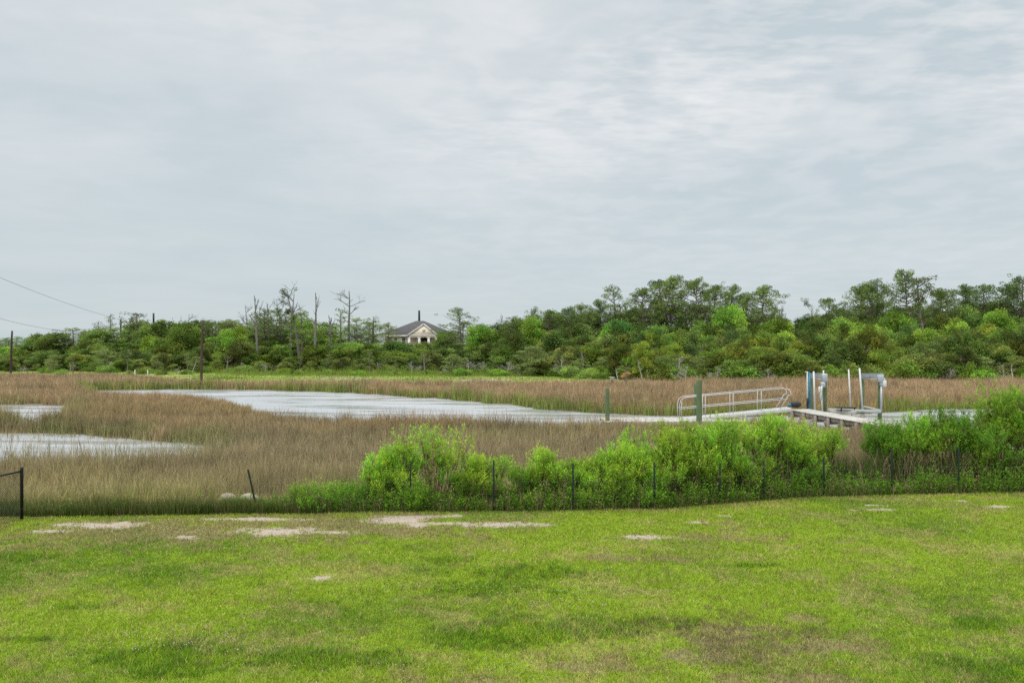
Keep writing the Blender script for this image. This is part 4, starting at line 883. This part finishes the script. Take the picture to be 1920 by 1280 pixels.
for k in range(6): proto('pine', pine(100 + k, 14, .42 + .06 * (k % 3), 8.6, 34 + 2 * k, .62, 95, .25), "pine_tree", M_bark)
for k in range(4): proto('airy', pine(120 + k, 12, .36, 6.2, 34, .52, 125, .19, .7, .10), "pine_tree", M_bark)
for k in range(4): proto('thin', pine(130 + k, 11, .45, 2.6, 16, .45, 60, .2, .7, .25), "pine_tree", M_bark)
for k in range(5): proto('young', pine(140 + k, 7, .10, 4.0, 38, .60, 75, .22, .8), "young_pine", M_bark)
for k in range(6): proto('oak', broad(160 + k, 8, 7.0, 36, 330, .25, .08), "broadleaf_tree", M_bark)
for k in range(4): proto('cedar', broad(180 + k, 6, 4.2, 30, 430, .19, .04, 1.0, col=(.075, .108, .026)), "cedar_tree", M_bark)
for k in range(4): proto('bush', broad(200 + k, 2.2, 3.4, 16, 330, .17, .02, .8, col=(.115, .180, .036)), "bush", M_twig, "foliage")
for k in range(6): proto('dead', bare_tree(220 + k, 12, .85, 5, .015, .58 + .05 * (k % 3), nbr=4, thick=1.2, crownlen=.15), "dead_tree", M_deadwood)
for k in range(3): proto('snag', bare_tree(240 + k, 11, .32, 3, .016, .55, nbr=3, thick=1.7), "dead_tree", M_deadwood)
for k in range(3): proto('halfdead', bare_tree(250 + k, 12, .8, 5, .015, .5, nbr=4, tufts=30, thick=1.2, crownlen=.15), "half_dead_pine", M_deadwood)
for k in range(4): proto('brush', bare_tree(270 + k, 3.2, .8, 5, .02, .06, nbr=7, thick=.95), "bare_bush", M_pale)
for k in range(3): proto('white', bare_tree(280 + k, 3.6, .6, 3, .03, .55, nbr=3, thick=.9, lean=.25), "bleached_tree", M_pale)
proto('palm', palm(290), "palmetto", M_bark)
KIND = dict(pine="tall pine", airy="open-crowned pine", thin="slim pine", young="bushy young pine", oak="round leafy tree", cedar="dark cedar", bush="low bush", dead="bare dead tree", snag="bare snag", halfdead="half dead pine", brush="bare grey bush", white="bleached bare tree", palm="palmetto")
CAT = dict(pine="pine", airy="pine", thin="pine", young="pine", oak="tree", cedar="tree", bush="bush", dead="dead tree", snag="dead tree", halfdead="dead tree", brush="bush", white="dead tree", palm="palm")
GRP = dict(pine="tall pines of the far woods", airy="tall pines of the far woods", thin="slim pines of the left woods", young="young pines at the wood's edge", oak="leafy trees of the far woods", cedar="dark cedars at the wood's edge", bush="low bushes before the woods", dead="dead trees above the left woods", snag="dead trees above the left woods", halfdead="dead trees above the left woods", brush="bare grey bushes at the wood's edge", white="bleached bare trees on the far bank")
TN = {'dark': (.84, .90, .88), 'deep': (1.12, 1.10, .98), 'mid': (1.25, 1.3, 1.0), 'yellow': (1.65, 1.55, .95), 'lime': (1.42, 1.62, .95), 'grey': (1.55, 1.35, 1.45), 'olive': (1.35, 1.15, .85), 'blue': (1.0, 1.35, 1.25)}
TW = {'dark': 'dark green', 'deep': 'deep green', 'mid': 'mid green', 'yellow': 'yellow green', 'lime': 'vivid lime', 'grey': 'grey green', 'olive': 'olive', 'blue': 'bluish green'}
ZONES = [(-400, "beyond the left edge"), (35, "near the left edge pole"), (100, "right of the left edge pole"), (160, "under the thin far pole"), (230, "under the slim left pines"), (330, "under the dark pole stub"), (420, "behind the creek pole"), (500, "under the pale snags"), (575, "under the tallest dead tree"),
    (640, "under the forked dead tree"), (705, "left of the house"), (775, "before the house's left wing"), (830, "before the house porch"), (905, "right of the house"), (975, "around the lone small dead treetop"), (1060, "where the woods start rising"), (1130, "left of the palmetto"), (1190, "above the palmetto"),
    (1265, "above the twin pilings' left"), (1350, "above the gangway's left half"), (1430, "above the gangway's right half"), (1500, "above the gangway's upper end"), (1570, "above the left lift frame"), (1640, "above the right lift frame"), (1710, "under the tallest pine"), (1790, "right of the tallest pine"), (1870, "over the right-hand hedge"), (3000, "at the right edge")]
def zone(px):
    for a, b_ in ZONES:
        if px < a: return b_
placed = []; rt_ = np.random.default_rng(99); cnt = {}
def tree(kind, px, top, d, wpx=None, tint='mid', label=None, bright=1.0, base_dz=0.0):
    lst = PR[kind]; wpx = wpx * 1.3 if kind in ('dead', 'halfdead', 'airy') and wpx else wpx; k_ = cnt.get(kind, 0); cnt[kind] = k_ + 1; tm, cm, ph, pw_, name, crn = lst[k_ % len(lst)]
    X = (px - 960) * d / F; z0 = float(hgt(np.array([X]), np.array([float(d)]))[0]); hh = H - (top - HY) * d / F - z0
    if hh < .6: return
    s_ = hh / ph; sx = s_ if wpx is None else np.clip(wpx * d / F / pw_, s_ * .78, s_ * 1.9)
    r = bpy.data.objects.new(name, None); C.objects.link(r); r.location = (X, d, z0 - .05); r.scale = (sx, sx, s_); r.rotation_euler = (0, 0, rt_.uniform(0, 6.28)); r.empty_display_size = .3
    t_ = bpy.data.objects.new("trunk", tm); C.objects.link(t_); t_.parent = r
    if kind in ('brush',): b_ = rt_.uniform(.6, 1.05); t_.color = (b_, b_ * .97, b_ * .95, 1)
    if cm is not None:
        c_ = bpy.data.objects.new(crn, cm); C.objects.link(c_); c_.parent = r; v_ = bright * 1.32 * rt_.uniform(.88, 1.14); c_.color = tuple(a * v_ for a in TN[tint]) + (1,)
    placed.append((r, kind, px, top, d, tint, label)); return r
# --- trees one can tell apart on the skyline
sky_ = [
 ('thin', 186, 602, 150, 22, 'deep', "slim pine furthest left of the cluster behind the left marsh"), ('thin', 208, 588, 150, 20, 'deep', "tallest slim pine of the left cluster"), ('thin', 228, 592, 152, 20, 'deep', "slim pine in the middle of the left cluster"),
 ('halfdead', 253, 583, 150, 34, 'deep', "half dead pine at the right end of the left cluster"), ('dead', 122, 614, 150, 34, 'deep', "small dead tree standing above low trees at the far left"),
 ('airy', 300, 598, 150, 44, 'mid', "open pine beside the dark pole stub"), ('oak', 84, 626, 150, 50, 'olive', "olive rounded tree right of the left edge pole"), ('airy', 10, 632, 185, 36, 'blue', "hazy pine left of the left edge pole"), ('airy', 30, 630, 185, 34, 'blue', "hazy pine just right of the left edge pole"), ('airy', 56, 631, 188, 26, 'blue', "small hazy pine at the far left skyline"),  # hazy pines: distance haze is put into their 'blue' crown tint
 ('dead', 352, 586, 145, 28, 'deep', "bare dead tree left of the brown creek pole"), ('dead', 396, 600, 148, 30, 'deep', "short bare treetop just right of the creek pole"), ('oak', 345, 606, 140, 60, 'mid', "rounded tree left of the brown creek pole"),
 ('airy', 432, 598, 142, 46, 'deep', "dark open pine right of the brown creek pole"), ('oak', 440, 612, 136, 56, 'lime', "vivid lime tree right of the brown creek pole"),
 ('dead', 464, 567, 138, 24, 'deep', "thin pale dead tree with short upward twigs"), ('snag', 483, 553, 135, 14, 'deep', "tall pale limbless snag left of the tallest dead tree"), ('dead', 502, 558, 140, 24, 'deep', "bare dead tree between the tall snag and tallest dead tree"), ('dead', 517, 555, 142, 26, 'deep', "second bare dead tree right of the tall pale snag"),
 ('airy', 496, 578, 140, 44, 'deep', "dark pine behind the tall pale snag"), ('airy', 528, 577, 142, 46, 'deep', "dark rounded pine left of the tallest dead tree"),
 ('halfdead', 546, 540, 138, 34, 'deep', "half dead pine leaning on the tallest dead tree's left"), ('dead', 561, 524, 136, 46, 'deep', "tallest dead tree of the left woods with sparse tufts"), ('airy', 566, 580, 134, 48, 'mid', "green pine under the tallest dead tree"),
 ('snag', 591, 548, 132, 24, 'deep', "forked dead trunk right of the tallest dead tree"), ('snag', 614, 594, 140, 8, 'deep', "short broken snag left of the big bare dead tree"), ('snag', 621, 590, 142, 12, 'deep', "thin broken snag next to the short one"),
 ('dead', 655, 543, 140, 50, 'deep', "big bare spreading dead tree left of the house"), ('thin', 638, 577, 138, 26, 'mid', "slim green pine left of the big bare dead tree"), ('airy', 671, 595, 140, 34, 'mid', "round pine right of the big bare dead tree"), ('thin', 700, 592, 142, 26, 'deep', "slim dark pine nearest the house's left"), ('airy', 729, 604, 140, 30, 'olive', "olive pine in front of the house's left roof"),
 ('thin', 690, 604, 143, 18, 'deep', "small slim pine two trees left of the house"),
 ('airy', 866, 576, 138, 56, 'deep', "airy wide pine just right of the house"), ('oak', 905, 610, 132, 60, 'lime', "bright leafy tree right of the airy pine by the house"), ('dead', 934, 585, 140, 28, 'deep', "small bare dead treetop right of the house"), ('airy', 1001, 574, 142, 22, 'dark', "lone small dark pine top where the woods begin rising"),
 ('airy', 903, 606, 142, 40, 'deep', "dark pine behind the bright tree right of the house"), ('airy', 960, 592, 138, 44, 'deep', "pine just right of the small bare dead treetop"), ('pine', 1028, 581, 138, 50, 'deep', "pine right of the lone small dark pine top"), ('pine', 1062, 573, 136, 48, 'dark', "flat dark pine first step up of the rising woods"), ('pine', 1096, 567, 138, 46, 'deep', "pine second step up of the rising woods"), ('pine', 1126, 560, 140, 48, 'dark', "dark pine left of the airy pine crest"),
 ('airy', 1156, 534, 140, 52, 'deep', "airy gap-filled pine left of the tall pine group"), ('pine', 1206, 539, 136, 58, 'deep', "broad pine left shoulder of the tall pine group"), ('pine', 1258, 516, 138, 66, 'deep', "highest pine of the middle pine group"), ('pine', 1240, 524, 142, 46, 'dark', "dark pine left of the middle group's highest"), ('pine', 1303, 519, 139, 52, 'deep', "pine right of the middle group's highest"), ('pine', 1336, 530, 141, 48, 'deep', "open pine on the middle group's right slope"), ('pine', 1370, 533, 138, 50, 'deep', "flat-topped pine above the gangway railing"),
 ('pine', 1392, 550, 140, 40, 'dark', "lower dark pine between two flat-topped pines"), ('pine', 1427, 534, 136, 58, 'deep', "domed pine at the right end of the middle group"), ('airy', 1452, 570, 138, 34, 'deep', "small pine at the foot of the middle group's right end"), ('snag', 1465, 572, 134, 6, 'deep', "thin bare snag right of the domed pine"), ('airy', 1500, 596, 145, 26, 'dark', "tiny dark pine in the skyline gap"), ('halfdead', 1520, 557, 138, 18, 'deep', "sparse half dead pine left of the left lift frame"),
 ('pine', 1556, 558, 134, 46, 'deep', "dense domed pine above the left lift frame"), ('pine', 1608, 529, 130, 56, 'deep', "large spreading pine above the guide poles"), ('pine', 1640, 528, 131, 52, 'dark', "large dark pine above the right lift frame"), ('airy', 1645, 521, 140, 22, 'dark', "small treetop poking above the large spreading pines"), ('pine', 1704, 504, 128, 74, 'deep', "tallest flat-crowned pine at the right"), ('halfdead', 1738, 512, 124, 34, 'olive', "browning half dead pine beside the tallest pine"), ('pine', 1762, 540, 130, 52, 'deep', "pine right of the browning half dead pine"), ('airy', 1780, 550, 132, 26, 'dark', "slender pine at the right slope end"),
 ('pine', 1814, 533, 136, 36, 'dark', "dark pine left in the right edge pair"), ('pine', 1842, 532, 136, 36, 'dark', "dark pine right in the right edge pair"), ('pine', 1882, 530, 134, 50, 'dark', "dark spreading pine near the right edge"), ('pine', 1918, 514, 132, 50, 'dark', "tall dark pine cut by the right edge"), ('pine', 1975, 520, 134, 60, 'dark', "tall dark pine beyond the right edge"),
 ('white', 1207, 672, 94, 18, 'deep', "white crooked bare trunk on the far bank"), ('white', 1161, 688, 95, 16, 'deep', "short bleached trunk under the palmetto"), ('white', 1903, 682, 94.5, 16, 'deep', "bleached bare trunk at the far right"), ('white', 1217, 690, 94.5, 8, 'deep', "thin white stem beside the crooked trunk"), ('white', 360, 671, 122, 14, 'deep', "small bleached trunk left of the creek pole's foot"),
 ('palm', 1173, 668, 98, 30, 'mid', "palmetto with drooping brown fronds at the wood's edge"), ('cedar', 1162, 640, 104, 38, 'olive', "dark olive cedar behind the palmetto"), ('oak', 1207, 640, 103, 32, 'yellow', "yellow green canopy over the white crooked trunk"),
 ('oak', 1368, 573, 130, 42, 'lime', "vivid lime tree under the flat-topped pines"), ('oak', 1462, 596, 126, 50, 'lime', "lime tree below the thin bare snag"), ('oak', 1684, 584, 116, 34, 'lime', "vivid lime tree left of the tallest pine's trunk"), ('oak', 1795, 598, 112, 40, 'lime', "lime tree under the right edge pair of pines"), ('oak', 1740, 616, 106, 50, 'yellow', "yellow green tree below the browning pine"), ('oak', 1000, 594, 130, 36, 'lime', "lime patch of leaves under the lone small pine top"), ('oak', 1160, 600, 126, 60, 'blue', "cool green leafy tree under the airy gap-filled pine"), ('oak', 1220, 612, 122, 56, 'blue', "cool green leafy tree below the middle pines' left"), ('oak', 838, 621, 150, 54, 'mid', "rounded tree covering the house's right corner"), ('oak', 752, 646, 150, 50, 'deep', "low tree before the house's left windows"),
 ('oak', 1600, 604, 116, 50, 'yellow', "yellow green tree under the large spreading pine"),
]
for k_, px, tp, d, wp, ti, lb in sky_: tree(k_, px, tp, d, wp, ti, lb)
# --- the body of the woods: rows from back to front, tops following the canopy line
def row(y_top, d, px0, px1, step, kinds, tints, jit=10, dj=3, wmul=1.5):
    px = px0 + rt_.uniform(0, step)
    while px < px1:
        k_ = kinds[rt_.integers(len(kinds))]; ti = tints[rt_.integers(len(tints))]
        tree(k_, px, float(np.interp(px, *y_top)) + rt_.uniform(-jit, jit), (float(np.interp(px, *d)) if isinstance(d, tuple) else d) + rt_.uniform(-dj, dj), step * wmul * rt_.uniform(.85, 1.3), ti)
        px += step * rt_.uniform(.7, 1.3)
XA = [-120, 40, 160, 280, 400, 560, 700, 720, 840, 850, 950, 1050, 1200, 1330, 1450, 1520, 1700, 1850, 2050]
row((XA, [644, 641, 624, 612, 610, 606, 616, 634, 640, 616, 604, 590, 572, 580, 606, 600, 572, 572, 566]), (XA, [160] * 3 + [155] * 3 + [150] * 4 + [140] * 9), -120, 2050, 33, ['oak', 'airy', 'airy', 'young', 'thin'], ['deep', 'dark', 'mid', 'deep'], 13)
XC = [940, 1000, 1060, 1130, 1200, 1260, 1330, 1400, 1450, 1480]
row((XC, [612, 602, 594, 584, 576, 570, 572, 578, 592, 606]), 141, 950, 1480, 26, ['pine', 'oak', 'pine', 'airy'], ['dark', 'deep', 'dark', 'deep'], 10, 2, 1.9)
row(([1540, 1600, 1660, 1720, 1800, 1860, 2000], [592, 578, 570, 566, 572, 568, 562]), 136, 1550, 2000, 27, ['pine', 'oak', 'pine'], ['dark', 'deep', 'dark'], 10, 2, 1.9)
row(([60, 200, 400, 560, 700], [634, 612, 606, 600, 612]), 147, 60, 710, 34, ['oak', 'airy', 'oak', 'pine'], ['deep', 'mid', 'deep', 'dark', 'lime'], 11, 2, 1.7)
row((XA, [654, 650, 640, 630, 630, 626, 634, 646, 654, 640, 618, 612, 602, 604, 612, 606, 596, 590, 590]), (XA, [148] * 3 + [144] * 3 + [140] * 4 + [128] * 9), -100, 2040, 34, ['oak', 'oak', 'young', 'cedar'], ['mid', 'deep', 'lime', 'mid', 'dark'], 10)
XB = [-100, 150, 300, 500, 700, 850, 1000, 1150, 1300, 1500, 1700, 2050]
row((XB, [662, 655, 645, 640, 648, 654, 636, 628, 622, 618, 612, 606]), (XB, [142, 140, 138, 136, 134, 134, 126, 120, 116, 112, 110, 108]), -100, 2030, 30, ['oak', 'young', 'cedar', 'oak'], ['mid', 'deep', 'yellow', 'deep', 'grey', 'mid', 'dark'], 10)
row((XB, [668, 662, 660, 658, 662, 664, 656, 650, 640, 636, 632, 630]), (XB, [139, 136, 134, 132, 130, 130, 120, 114, 110, 106, 105, 103]), -90, 2020, 28, ['oak', 'cedar', 'young', 'cedar', 'oak'], ['deep', 'olive', 'grey', 'mid', 'yellow', 'dark'], 10, 2)
XR = [1180, 1330, 1500, 1700, 2050]
row((XR, [664, 650, 646, 644, 642]), (XR, [110, 106, 103, 101, 100]), 1190, 2020, 30, ['young', 'young', 'oak', 'cedar'], ['yellow', 'mid', 'deep', 'yellow', 'olive'], 11, 2)
row((XB, [676, 674, 674, 674, 676, 676, 672, 672, 668, 664, 662, 662]), (XB, [135, 133, 130, 128, 126, 126, 115, 109, 105, 102, 100, 99]), -80, 2010, 36, ['cedar', 'oak', 'brush', 'young', 'oak'], ['grey', 'deep', 'mid', 'olive', 'grey'], 8, 2, 1.6)
row((XB, [689, 689, 690, 689, 688, 688, 686, 683, 680, 678, 678, 678]), (XB, [131, 129, 125, 122, 121, 121, 112, 105, 102, 99, 97, 96]), -60, 2000, 34, ['bush', 'brush', 'bush', 'young', 'bush'], ['mid', 'deep', 'grey', 'mid', 'olive'], 7, 2, 1.2)
row((XR, [690, 688, 688, 690, 690]), (XR, [103, 100, 98, 97, 96]), 1200, 2000, 46, ['bush', 'brush', 'bush'], ['mid', 'olive', 'grey', 'lime'], 5, 1.5, 1.2)
row(([60, 400, 1200], [694, 694, 690]), ([60, 400, 1200], [126, 120, 110]), 100, 1200, 60, ['bush'], ['lime', 'mid', 'grey'], 3, 2, 1.0)
row(([-60, 600, 1200, 2000], [668, 664, 655, 650]), ([-60, 600, 1200, 2000], [130, 124, 108, 98]), -40, 2000, 60, ['snag', 'thin', 'thin', 'young'], ['mid', 'grey'], 12, 2, .9)
# --- unique labels for the body of the woods
by = {}
for it in placed:
    r, kind, px, top, d, ti, lab = it; r['category'] = CAT[kind]
    if kind in GRP: r['group'] = GRP[kind]
    if lab: r['label'] = lab; continue
    hh = H - (top - HY) * d / F; size = {True: "taller"}.get(hh > 7.5, "lower" if hh < 3 else "middling")
    tone = TW[ti] + " " if kind not in ('brush', 'dead', 'snag', 'white') else ""
    key = f"{tone}{KIND[kind]} {zone(px)}"; by.setdefault(key, []).append((it, hh))
ORD = ["", "second", "third", "fourth", "fifth", "sixth"]
for key, its in by.items():
    if len(its) == 1: its[0][0][0]['label'] = key; continue
    its.sort(key=lambda a: a[0][2]); n_ = len(its)
    for k_, (it, hh) in enumerate(its):
        if n_ == 2: w_ = ("left", "right")[k_]
        elif n_ == 3: w_ = ("leftmost", "middle", "rightmost")[k_]
        else: w_ = "leftmost" if k_ == 0 else ("rightmost" if k_ == n_ - 1 else ORD[k_] + " from left")
        it[0]['label'] = f"{w_} of the {n_ if n_ > 9 else ['','','two','three','four','five','six','seven','eight','nine'][n_]}, {key}"
print("trees", len(placed))
